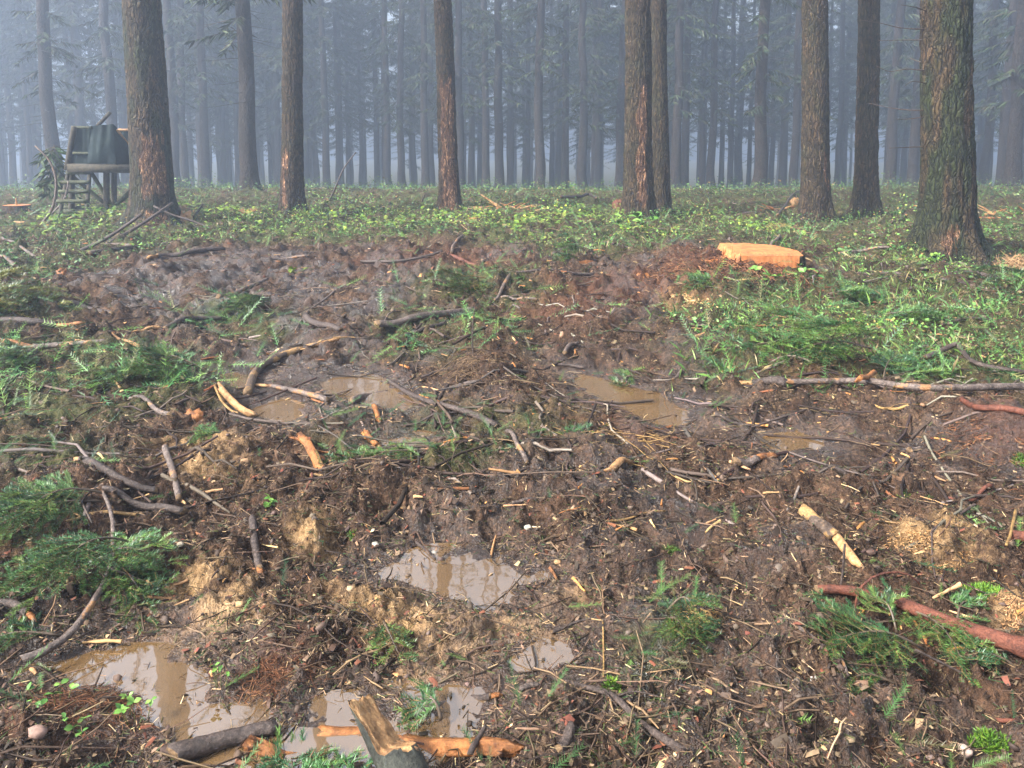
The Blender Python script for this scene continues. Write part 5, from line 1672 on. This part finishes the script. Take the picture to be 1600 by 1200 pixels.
moss("bright moss patch left of the golden sawdust heap", 1390, 796, 16, 9, 700, 1)
moss("moss streak above the golden sawdust heap", 1432, 787, 26, 7, 700, 2, 0.8)
moss("vivid green mossy stick at lower right edge", 1535, 932, 34, 12, 1400, 3, 1.3)
moss("moss cushion near the bottom right corner", 1550, 1168, 34, 14, 1200, 4, 0.9)
moss("dark moss cushion at the right edge under the red bank", 1592, 724, 16, 14, 700, 5, 0.7)
moss("small moss tuft at bottom middle right", 955, 1080, 12, 8, 400, 6, 1.0)
moss("moss tuft on the mud right of the clay's sky puddle", 1050, 870, 16, 8, 500, 7, 0.7)
moss("small moss spot on dark bank left of sky puddle", 555, 842, 10, 7, 300, 8, 0.8)

# stones
def stone(label, px, py, s, seed, col):
    b = hit(px, py)[0]
    D = np.linalg.norm(b - EYE); r = s * D / FPX / 2
    bm = bmesh.new(); bmesh.ops.create_icosphere(bm, subdivisions=2, radius=1)
    V = np.array([v.co[:] for v in bm.verts]); F = np.array([[v.index for v in f.verts] for f in bm.faces]); bm.free()
    n = pn3(V[:, 0] * 1.3, V[:, 1] * 1.3, V[:, 2] * 1.3, seed)
    V = np.sign(V) * np.abs(V) ** 0.8 * (1 + 0.4 * n)[:, None] * [r, r * 0.8, r * 0.65]
    b[2] = float(fz(b[0], b[1])[0]) + r * 0.25
    o = link("stone", mesh("stone", V, F, 'litter', tint=np.array(col)), None, b)
    tag(o, label, "stone")


for k, (lab, px, py, s, c) in enumerate([
        ("pale grey stone on the dark bank above the sky puddle", 825, 838, 11, (0.30, 0.27, 0.22)), ("pale stone left of the sky puddle", 587, 856, 11, (0.34, 0.30, 0.25)),
        ("small grey stone at the sky puddle's rear edge", 678, 862, 9, (0.25, 0.23, 0.2)), ("ochre stone right of the sky puddle", 871, 886, 10, (0.34, 0.2, 0.1)),
        ("dark rounded stone on mud right of the sky puddle", 1003, 848, 24, (0.07, 0.055, 0.05)), ("white stone chip on the left fir bough", 146, 896, 11, (0.6, 0.57, 0.52)),
        ("tan flat stone left of the clay mound", 548, 955, 10, (0.36, 0.25, 0.15)), ("ochre pebble right of the lower left bough", 376, 971, 12, (0.34, 0.22, 0.11)),
        ("white stone at the lower right below the thin twig", 1273, 1061, 12, (0.55, 0.5, 0.45)), ("pinkish stone near the bottom right corner", 1506, 1182, 18, (0.42, 0.3, 0.24)),
        ("purplish flat stone in the bottom left corner", 62, 1190, 20, (0.22, 0.14, 0.11)), ("pale stone on the left mud slope", 283, 881, 9, (0.4, 0.33, 0.24))]):
    stone(lab, px, py, s, k + 1, c)

# ================================================================= SMALL LITTER, NOBODY COULD COUNT IT
def spots(rng, N, r0, r1, th=43):
    r = np.exp(rng.uniform(math.log(r0), math.log(r1), N)); t = R(1) * rng.uniform(-th, th, N)
    return r * np.sin(t), r * np.cos(t), r


def dry(x, y, z, rng, keep=0.08):
    """Leave open water nearly free of litter."""
    m = np.ones(len(x), bool)
    for lab, p, zw in PUDDLES:
        q = (x > p[:, 0].min() - 0.1) & (x < p[:, 0].max() + 0.1) & (y > p[:, 1].min() - 0.1) & (y < p[:, 1].max() + 0.1)
        if q.any():
            m[q] &= ~((poly_sd(x[q], y[q], p) < 0.06) & (z[q] < zw + 0.004))
    return m | (rng.uniform(0, 1, len(x)) < keep * 0.15)


def lay(rng, N, r0, r1, lift=0.003, maskf=None, pw=1.0):
    x, y, r = spots(rng, N, r0, r1)
    if maskf is not None:
        k = rng.uniform(0, 1, len(x)) < maskf(x, y)
        x, y, r = x[k], y[k], r[k]
    z = fz(x, y)
    k = dry(x, y, z, rng)
    for lab, p, zw in PUDDLES:
        q = np.nonzero(~k & (x > p[:, 0].min() - 0.1) & (x < p[:, 0].max() + 0.1) & (y > p[:, 1].min() - 0.1) & (y < p[:, 1].max() + 0.1))[0]
        if len(q):
            sd = poly_sd(x[q], y[q], p)
            f = q[rng.uniform(0, 1, len(q)) < np.where(sd > -0.04, 0.10, 0.012)]
            z[f] = zw - lift + 0.0015; k[f] = True
    return x[k], y[k], z[k] + lift, r[k]


def litter_mask(x, y):
    n = pn2(x * 3.1, y * 3.1, 31) + 0.6 * pn2(x * 9, y * 9, 32)
    return np.clip(0.62 + 0.6 * n, 0.1, 1) * (1 - 0.35 * mask('wet', x, y)) * (1 - 0.45 * mask('clay', x, y))


BROWN = [(0.03, 0.02, 0.014), (0.07, 0.045, 0.03), (0.12, 0.08, 0.05), (0.20, 0.13, 0.075), (0.34, 0.23, 0.12), (0.5, 0.36, 0.2)]
rng = np.random.default_rng(1)
x, y, z, r = lay(rng, 290000, 1.35, 17, 0.004, litter_mask)
N = len(x)
tV = np.array([[-0.5, -0.5, 0], [0.5, -0.35, 0], [0.5, 0.35, 0], [-0.5, 0.5, 0]]); tF = np.array([[0, 1, 2, 3]])
sc = np.stack([rng.uniform(0.010, 0.042, N) * (1 + 1.0 * sstep(4, 10, r)), rng.uniform(0.0010, 0.0024, N) * (1 + 0.10 * r), np.ones(N)], -1)
V, F, t = scatter(tV, tF, np.stack([x, y, z], -1), rotm(rng.uniform(0, 6.28, N), rng.uniform(-0.9, 0.9, N), rng.normal(0, 0.28, N)), sc, pick(rng, N, BROWN + [(0.06, 0.075, 0.02), (0.035, 0.07, 0.025)], [6, 5, 4, 2.6, 1.3, 0.5, 2.2, 1.8]))
tag(link("needle_litter", mesh("needle_litter", V, F, 'litter', tint=t)), "brown needles and slivers strewn over the mud", "litter", kind="stuff")

rng = np.random.default_rng(2)
x, y, z, r = lay(rng, 70000, 1.35, 17, 0.003, litter_mask)
N = len(x)
tV = np.array([[-0.5, -0.4, 0], [0.5, -0.5, 0], [0.4, 0.5, 0], [-0.45, 0.35, 0], [0.05, 0.0, 0.55]]); tF = np.array([[0, 1, 4], [1, 2, 4], [2, 3, 4], [3, 0, 4]])
L = rng.uniform(0.006, 0.024, N) * np.where(rng.uniform(0, 1, N) < 0.08, 2.0, 1) * (1 + 0.9 * sstep(5, 10, r))
sc = np.stack([L, L * rng.uniform(0.25, 0.7, N), L * rng.uniform(0.15, 0.5, N)], -1)
V, F, t = scatter(tV, tF, np.stack([x, y, z], -1), rotm(rng.uniform(0, 6.28, N), rng.normal(0, 0.4, N), rng.normal(0, 0.4, N)), sc,
                  pick(rng, N, BROWN + [(0.16, 0.06, 0.035), (0.52, 0.27, 0.1)], [7, 7, 4, 2.0, 0.4, 0.10, 3, 0.35]))
tag(link("bark_chip_litter", mesh("bark_chip_litter", V, F, 'litter', tint=t)), "small bark and wood chips strewn over the mud", "litter", kind="stuff")

rng = np.random.default_rng(3)
x, y, z, r = lay(rng, 15000, 1.35, 15, -0.004, lambda x, y: litter_mask(x, y) * (1 - 0.5 * mask('green', x, y)))
N = len(x)
bm = bmesh.new(); bmesh.ops.create_icosphere(bm, subdivisions=1, radius=1)
tV = np.array([v.co[:] for v in bm.verts]); tF = np.array([[v.index for v in f.verts] for f in bm.faces]); bm.free()
tV = tV * (1 + 0.5 * np.random.default_rng(9).uniform(-1, 1, (len(tV), 1)))
L = rng.uniform(0.004, 0.015, N) * np.where(rng.uniform(0, 1, N) < 0.04, 1.7, 1) * (1 + 0.9 * sstep(5, 9, r))
sc = np.stack([L, L * rng.uniform(0.5, 1, N), L * rng.uniform(0.4, 0.8, N)], -1)
V, F, t = scatter(tV, tF, np.stack([x, y, z], -1), rotm(rng.uniform(0, 6.28, N), rng.uniform(-1, 1, N), rng.uniform(-1, 1, N)), sc, pick(rng, N, [(0.05, 0.034, 0.026), (0.085, 0.06, 0.045), (0.11, 0.08, 0.06), (0.2, 0.13, 0.075)], [3, 4, 3, 0.7]))
tag(link("soil_clods", mesh("soil_clods", V, F, 'litter', tint=t)), "crumbs and clods of dark soil on the mud", "soil clods", kind="stuff")

# thin twigs
rng = np.random.default_rng(4)
x, y, z, r = lay(rng, 9500, 1.35, 24, 0.006, lambda x, y: 0.35 + 0.65 * litter_mask(x, y))
N = len(x)
tw = []
for k in range(4):
    kk = np.linspace(-0.5, 0.5, 5)
    P = np.stack([kk, 0.045 * np.sin(3 * kk + k) + 0.018 * np.cos(9 * kk + k), 0.04 * np.cos(5 * kk + k)], -1)
    tw.append(tube(P, np.array([0.8, 1, 1, 0.8, 0.5]) * 0.5, 3, caps=False))
VV = []; FF = []; TT = []; n = 0
for k in range(4):
    s = slice(k, None, 4)
    m = len(x[s])
    V0, Q0, _ = tw[k]
    L = rng.uniform(0.04, 0.2, m) * np.where(rng.uniform(0, 1, m) < 0.12, 2.4, 1.0) * (1 + 1.4 * sstep(6, 13, r[s])); w = rng.uniform(0.0010, 0.0036, m) * (1 + 0.05 * r[s])
    # thickness is applied across the twig, length along it
    P0 = V0.copy()
    core = np.repeat(np.stack([np.linspace(-0.5, 0.5, 5), 0.045 * np.sin(3 * np.linspace(-0.5, 0.5, 5) + k) + 0.018 * np.cos(9 * np.linspace(-0.5, 0.5, 5) + k), 0.04 * np.cos(5 * np.linspace(-0.5, 0.5, 5) + k)], -1), 3, 0)
    off = P0 - core
    V = core[None] * L[:, None, None] + off[None] * w[:, None, None] * 2
    rot = rotm(rng.uniform(0, 6.28, m), rng.normal(0, 0.15, m), rng.normal(0, 0.13, m))
    V = np.einsum('nij,nkj->nki', rot, V) + np.stack([x[s], y[s], z[s]], -1)[:, None]
    F = (Q0[None] + (np.arange(m) * len(P0))[:, None, None]).reshape(-1, 4)
    VV.append(V.reshape(-1, 3)); FF.append(F + n); n += m * len(P0)
    TT.append(np.repeat(pick(rng, m, BROWN, [6, 6, 4, 1.3, 0.3, 0.08]), len(P0), 0))
tag(link("twig_litter", mesh("twig_litter", np.concatenate(VV), np.concatenate(FF), 'litter', tint=np.concatenate(TT))), "thin dead twigs strewn over the whole clearing", "twigs", kind="stuff")

# brash: dead sticks and torn splinters lying about, past counting
rng = np.random.default_rng(6)
def brash(N0, r0, r1, L0, L1, w0, w1, cols, wts, name, label, sides, seed, mk, zl, stiff=0.4, crook=0.018):
    rng = np.random.default_rng(seed)
    x, y, z, r = lay(rng, N0, r0, r1, zl, mk)
    m = len(x)
    k = 6
    t = np.linspace(-0.5, 0.5, k)
    L = rng.uniform(L0, L1, m) ** 1.0; w = rng.uniform(w0, w1, m)
    an = rng.uniform(0, 6.28, m); el = rng.normal(0, 0.10, m)
    bend = rng.normal(0, 4 * crook, (m, 2)); kink = rng.normal(0, crook, (m, k, 3))
    d = np.stack([np.cos(an) * np.cos(el), np.sin(an) * np.cos(el), np.sin(el)], -1); s_ = np.stack([-np.sin(an), np.cos(an), 0 * an], -1)
    P = np.stack([x, y, z], -1)[:, None] + d[:, None] * (L[:, None] * t)[..., None] + s_[:, None] * (L[:, None] * bend[:, :1] * (4 * t * t - 0.5))[..., None] + kink * L[:, None, None]
    P[..., 2] = stiff * P[..., 2] + (1 - stiff) * (fz(P[..., 0].ravel(), P[..., 1].ravel()).reshape(m, k) + w[:, None] * 0.5)
    up = np.array([0, 0, 1.0])
    th = np.linspace(0, 2 * np.pi, sides, endpoint=False)
    rad = w[:, None] * np.linspace(1.0, 0.55, k)[None] * rng.uniform(0.8, 1.2, (m, k))
    V = P[:, :, None] + rad[..., None, None] * (s_[:, None, None] * np.cos(th)[None, None, :, None] + up * np.sin(th)[None, None, :, None])
    V = V.reshape(-1, 3)
    i = (np.arange(m)[:, None, None] * k + np.arange(k - 1)[None, :, None]) * sides; j = np.arange(sides)[None, None]; j2 = (j + 1) % sides
    Q = np.stack([i + j, i + j2, i + sides + j2, i + sides + j], -1).reshape(-1, 4)
    col = np.repeat(pick(rng, m, cols, wts, 0.3), k * sides, 0)
    tag(link(name, mesh(name, V, Q, 'litter', tint=col)), label, "sticks", kind="stuff")


brash(1700, 3.4, 22, 0.25, 0.95, 0.004, 0.011, [(0.03, 0.02, 0.016), (0.06, 0.042, 0.033), (0.11, 0.085, 0.07), (0.20, 0.16, 0.13)], [4, 4, 2.5, 1], "brash", "dead grey and dark sticks tangled over the whole clearing", 5, 61,
      lambda x, y: 0.45 + 0.5 * mask('green', x, y), 0.012)
brash(1100, 2.6, 19, 0.03, 0.15, 0.003, 0.010, [(0.36, 0.16, 0.05), (0.30, 0.17, 0.08), (0.45, 0.28, 0.13), (0.22, 0.09, 0.04)], [3, 3, 2, 2], "wood_splinters", "torn orange and pale wood splinters strewn over the clearing", 4, 62,
      lambda x, y: 0.25 + 0.6 * np.clip(pn2(x * 0.9, y * 0.9, 63) + 0.3, 0, 1), 0.008, 0.9, 0.004)


# small green fir sprigs
def sprig_template(seed, n=22):
    rng = np.random.default_rng(seed)
    V = []; F = []
    k = 0
    V += [[0, -0.012, 0], [0, 0.012, 0], [1, 0, 0.06]]; F.append([0, 1, 2]); k = 3
    for i in range(n):
        t = (i + 0.5) / n
        for s in (-1, 1):
            a = rng.uniform(0.6, 1.0); l = 0.24 * (1 - 0.35 * t) * rng.uniform(0.8, 1.1)
            b = np.array([t, 0, 0.06 * t])
            d = np.array([math.cos(a), s * math.sin(a), rng.uniform(-0.1, 0.5)]) * l
            V += [b + [-0.016, 0, 0], b + [0.016, 0, 0], b + d]
            F.append([k, k + 1, k + 2]); k += 3
    return np.array(V, float), np.array(F)


def green_mask(x, y):
    g = mask('green', x, y)
    n = pn2(x * 2.1, y * 2.1, 41) + 0.6 * pn2(x * 6, y * 6, 42)
    return np.clip(g * (0.50 + 0.9 * n), 0, 1) + 0.08 * np.clip(0.3 + n, 0, 1)


def sprigs(N0, r0, r1, size, seed, nn, name, label, lift=0.012, tilt=0.35, bright=1.0):
    rng = np.random.default_rng(seed)
    x, y, z, r = lay(rng, N0, r0, r1, lift, green_mask)
    VV = []; FF = []; TT = []; n = 0
    for k in range(3):
        tV, tF = sprig_template(seed * 10 + k, nn)
        s = slice(k, None, 3); m = len(x[s])
        L = size * rng.uniform(0.5, 1.3, m)
        zz = z[s] + rng.uniform(0, 0.06, m) * mask('green', x[s], y[s])
        V, F, t = scatter(tV, tF, np.stack([x[s], y[s], zz], -1), rotm(rng.uniform(0, 6.28, m), rng.normal(0, tilt, m), rng.normal(-0.15, tilt, m)), np.stack([L] * 3, -1),
                          pick(rng, m, GREENS + [(0.09, 0.085, 0.03)], [3, 4, 4, 3, 2]) * bright)
        VV.append(V); FF.append(F + n); TT.append(t); n += len(V)
    tag(link(name, mesh(name, np.concatenate(VV), np.concatenate(FF), 'needle', tint=np.concatenate(TT))), label, "fir litter", kind="stuff")


sprigs(12000, 1.4, 9, 0.11, 7, 18, "fir_sprig_litter", "small green fir sprigs strewn through the near litter", bright=0.8)
sprigs(17000, 5, 26, 0.20, 8, 9, "fir_slash", "green fir slash covering the ground at the forest edge", 0.02, 0.5, 1.65)

# bright fern fronds in the band under the trees
def fronds():
    rng = np.random.default_rng(31)
    x = rng.uniform(-8.5, 4.5, 16000); y = rng.uniform(11.0, 17.5, 16000)
    k = rng.uniform(0, 1, len(x)) < sstep(1.0, 0.1, np.abs(y - 13.9) / 2.9) * sstep(-0.25, 0.35, pn2(x * 0.8, y * 0.8, 59) + 0.5 * pn2(x * 3, y * 3, 60))
    x, y = x[k], y[k]
    z = fz(x, y) + rng.uniform(0.01, 0.10, len(x))
    V0 = []; F0 = []; n = 0
    for i in range(9):
        t = (i + 0.7) / 10; l = 0.36 * math.sin(math.pi * min(0.98, 0.15 + 0.85 * t)) ; b = np.array([t, 0, 0.35 * math.sin(2.2 * t) - 0.15 * t])
        for sd in (-1, 1):
            tip = b + np.array([0.10, sd * l, -0.06])
            V0 += [b + [-0.03, 0, 0], b + [0.04, 0, 0], tip + [0.02, 0, 0], tip - [0.02, 0, 0]]; F0.append([n, n + 1, n + 2, n + 3]); n += 4
    V0 = np.array(V0, float); F0 = np.array(F0)
    L = rng.uniform(0.04, 0.11, len(x))
    col = pick(rng, len(x), [(0.13, 0.25, 0.035), (0.22, 0.34, 0.04), (0.28, 0.36, 0.055), (0.08, 0.16, 0.03), (0.20, 0.16, 0.06)], [3, 4, 2.0, 2.5, 1.2], 0.2)
    V, F, t = scatter(V0, F0, np.stack([x, y, z], -1), rotm(rng.uniform(0, 6.28, len(x)), rng.normal(0, 0.25, len(x)), rng.normal(-0.1, 0.25, len(x))), np.stack([L] * 3, -1), col)
    tag(link("fern_cover", mesh("fern_cover", V, F, 'leaf', tint=t)), "bright yellow-green ferns covering the band under the trees", "ferns", kind="stuff")


fronds()

# leafy undergrowth and grass
rng = np.random.default_rng(21)


def leaf_mask(x, y):
    g = mask('leafy', x, y) * (1 - mask('red', x, y))
    n = pn2(x * 0.55, y * 0.55, 51) + 0.8 * pn2(x * 2.2, y * 2.2, 52)
    fb = sstep(1.0, 0.2, np.abs(y - 14.0) / 2.6) * sstep(-6.4, -4.8, x) * sstep(3.0, 1.4, x)
    return np.clip(g * (0.30 + 1.25 * n + 0.5 * fb), 0, 1)


x, y, z, r = lay(rng, 190000, 6.0, 48, 0.0, leaf_mask)
N = len(x)
hgt = rng.uniform(0.01, 0.16, N) * (0.5 + 0.7 * np.clip(pn2(x * 1.5, y * 1.5, 53) + 0.5, 0, 1)) * sstep(9, 14, r) + 0.02 + rng.uniform(0, 0.05, N) + rng.uniform(0, 0.4, N) * sstep(18, 26, r) * sstep(0.0, 0.5, pn2(x * 0.5, y * 0.5, 58))
tV = np.array([[0, 0, 0], [0.5, -0.34, 0.10], [1, 0, -0.06], [0.5, 0.34, 0.10]]); tF = np.array([[0, 1, 2], [0, 2, 3]])
L = rng.uniform(0.010, 0.028, N) * (1 + 0.035 * r) * np.where(pn2(x * 0.8, y * 0.8, 57) > 0.1, 1.5, 0.9)
cl = pn2(x * 0.7, y * 0.7, 54)
P2 = hit(np.array([380., 900.]), np.array([372., 372.]))
ferny = sstep(1.0, 0.2, np.abs(y - 14.0) / 2.6) * sstep(-6.2, -4.6, x) * sstep(2.6, 1.2, x)
col = pick(rng, N, [(0.035, 0.085, 0.022), (0.055, 0.12, 0.03), (0.08, 0.15, 0.036), (0.11, 0.15, 0.04), (0.12, 0.085, 0.035)], [4, 5, 4, 1.5, 2], 0.25)
yel = pick(rng, N, [(0.15, 0.25, 0.035), (0.22, 0.30, 0.045), (0.28, 0.30, 0.06), (0.10, 0.19, 0.03)], [4, 3, 1, 4], 0.2)
k = (rng.uniform(0, 1, N) < 0.40 * ferny * sstep(-0.2, 0.3, pn2(x * 1.1, y * 1.1, 59)) + 0.004)
col[k] = yel[k]
tone = pn2(x * 0.9, y * 0.9, 55)[:, None]
col = 1.4 * col * (1 + 0.5 * tone) * np.where(tone > 0.15, np.array([1.25, 1.1, 0.8]), np.array([0.9, 0.95, 0.95]))
V, F, t = scatter(tV, tF, np.stack([x, y, z + hgt], -1), rotm(rng.uniform(0, 6.28, N), rng.normal(0, 0.55, N), rng.normal(0, 0.55, N)), np.stack([L] * 3, -1), col)
tag(link("undergrowth", mesh("undergrowth", V, F, 'leaf', tint=t)), "low leafy undergrowth covering the forest edge", "undergrowth", kind="stuff")

rng = np.random.default_rng(22)
x, y, z, r = lay(rng, 60000, 5.0, 48, 0.0, lambda x, y: np.clip(mask('leafy', x, y) * (0.22 + 1.2 * pn2(x * 0.9, y * 0.9, 61)), 0, 1))
N = len(x)
tV = np.array([[-0.5, 0, 0], [0.5, 0, 0], [0.3, 0.12, 0.6], [0, 0.4, 1.0]]); tF = np.array([[0, 1, 2], [0, 2, 3]])
h = rng.uniform(0.04, 0.15, N)
sc = np.stack([rng.uniform(0.003, 0.006, N) * (1 + 0.05 * r), h, h], -1)
V, F, t = scatter(tV, tF, np.stack([x, y, z], -1), rotm(rng.uniform(0, 6.28, N), rng.uniform(-0.9, 0.3, N), rng.normal(0, 0.3, N)), sc,
                  pick(rng, N, [(0.06, 0.13, 0.028), (0.10, 0.18, 0.036), (0.16, 0.20, 0.055), (0.22, 0.17, 0.08)], [4, 4, 2, 1.5], 0.3))
tag(link("grass", mesh("grass", V, F, 'leaf', tint=t)), "thin grass blades among the undergrowth", "grass", kind="stuff")


def plantlet(label, px, py, n, size, seed, spread, cols, name="seedling", hmax=0.08):
    """A small leafy plant: stems carrying broad leaves."""
    rng = np.random.default_rng(seed)
    c = hit(px, py)[0]
    e = empty(name, c, label, "plant")
    a = Acc(); b = Acc()
    for k in range(n):
        q = rng.normal(0, spread, 2); hh = rng.uniform(0.4, 1.0) * hmax
        zb = float(gz(c[0] + q[0], c[1] + q[1])[0]) - c[2]
        p0 = np.array([q[0] * 0.6, q[1] * 0.6, zb - 0.005]); p1 = np.array([q[0], q[1], zb + hh])
        V, Q, C = tube(catmull([p0, p0 * 0.4 + p1 * 0.6, p1], 5), np.linspace(0.0016, 0.0009, 5), 4, caps=False)
        a.add(V, Q, tint=(0.10, 0.12, 0.04))
        for j in range(3):
            an = rng.uniform(0, 6.28); s = size * rng.uniform(0.6, 1.2)
            t = np.linspace(0, 1, 5); w = np.sin(np.pi * np.clip(t, 0.03, 0.97)) * 0.36 * s
            L0 = np.stack([t * s, -w, 0.12 * s * np.sin(3 * t)], -1); L1 = np.stack([t * s, w, 0.12 * s * np.sin(3 * t)], -1)
            mid = np.stack([t * s, 0 * w, 0.12 * s * np.sin(3 * t) - 0.08 * s], -1)
            V = np.concatenate([L0, mid, L1])
            Q = np.array([[i, i + 1, i + 6, i + 5] for i in range(4)] + [[i + 5, i + 6, i + 11, i + 10] for i in range(4)])
            V = V @ rotm(np.array([an]), np.array([rng.normal(0, 0.35)]), np.array([rng.normal(-0.1, 0.3)]))[0].T + p1
            b.add(V, Q, tint=np.array(cols[rng.integers(len(cols))]) * rng.uniform(0.7, 1.3))
    link("stems", a.mesh("stems", 'leaf'), e)
    link("leaves", b.mesh("leaves", 'leaf'), e)


LG = [(0.06, 0.15, 0.025), (0.10, 0.21, 0.035), (0.16, 0.27, 0.05)]
plantlet("green seedlings on the reddish lower left mound", 90, 1108, 6, 0.022, 1, 0.05, LG)
plantlet("leafy seedlings at the puddle's edge, lower left", 212, 1125, 7, 0.022, 2, 0.05, LG)
plantlet("yellow-green seedling near the bottom left edge", 122, 1160, 4, 0.02, 3, 0.02, LG)
plantlet("tiny green seedling right of the lower left puddle", 345, 1078, 4, 0.016, 4, 0.02, LG)
plantlet("bramble leaves growing in front of the big stump", 1195, 462, 8, 0.065, 5, 0.10, LG, "bramble", 0.25)
plantlet("bramble sprig right of the big stump", 1262, 448, 6, 0.07, 6, 0.12, LG, "bramble", 0.2)
plantlet("broad-leaved plant at the foot of the thick mossy trunk", 1470, 422, 6, 0.09, 7, 0.15, LG, "bramble", 0.2)
plantlet("bright leafy plant in front of the twin trunks", 1010, 362, 8, 0.14, 8, 0.3, LG, "bramble", 0.3)
plantlet("grass-like green shoots on the mud at centre left", 425, 800, 6, 0.03, 9, 0.02, LG, "seedling", 0.05)
plantlet("light green leaf tuft on the far mud left of centre", 472, 431, 6, 0.06, 10, 0.10, [(0.2, 0.28, 0.05), (0.12, 0.2, 0.03)], "seedling", 0.1)

# small bush of drooping fir hanging by the hide
bb = hit(88, 335)[0]
a = Acc(); rng = np.random.default_rng(77)
eb = empty("young_fir", bb, "small drooping green fir beside the hide's ladder", "tree")
top = Vp(np.array(84.0), np.array(225.0), bb[1]) - bb
V, Q, C = tube(catmull([np.zeros(3), top * 0.5 + [0.03, 0, 0], top], 8), np.linspace(0.02, 0.006, 8), 6, 0.2, 1)
link("trunk", mesh("trunk", V, [C, Q], 'dark', smooth=True), eb)
for k in range(46):
    z = top[2] * rng.uniform(0.38, 1.0)
    V, F, t = bough_card(rng.uniform(0.18, 0.38), k, rng, rng.uniform(0.5, 1.1))
    th = rng.uniform(0, 6.28); c, s = math.cos(th), math.sin(th)
    V = np.stack([V[:, 0] * c - V[:, 1] * s + top[0] * z / top[2], V[:, 0] * s + V[:, 1] * c, V[:, 2] + z], -1)
    a.add(V, *[np.concatenate(F[q]) for q in (3, 4) if F[q]], tint=t * [1.5, 1.7, 1.2])
link("crown", a.mesh("crown", 'crown'), eb)

# ================================================================= HAZE
def build_haze():
    m = bpy.data.materials.new("mist")
    m.use_nodes = True
    nt = m.node_tree
    nt.nodes.clear()
    out = nt.nodes.new("ShaderNodeOutputMaterial")
    v = nt.nodes.new("ShaderNodeVolumePrincipled")
    v.inputs["Color"].default_value = (0.56, 0.67, 0.85, 1)
    v.inputs["Density"].default_value = HAZE_DENSITY
    v.inputs["Anisotropy"].default_value = 0.45
    nt.links.new(v.outputs[0], out.inputs["Volume"])
    x0, x1, y0, y1, z0, z1 = -215, 215, -215, 215, -8.5, 30.5
    V = np.array([[x, y, z] for z in (z0, z1) for y in (y0, y1) for x in (x0, x1)], float)
    Q = np.array([[0, 2, 3, 1], [4, 5, 7, 6], [0, 1, 5, 4], [1, 3, 7, 5], [3, 2, 6, 7], [2, 0, 4, 6]])
    me = mesh("haze", V, Q, m)
    o = link("haze", me)
    tag(o, "pale blue morning mist filling the forest", "mist", kind="stuff")


build_haze()
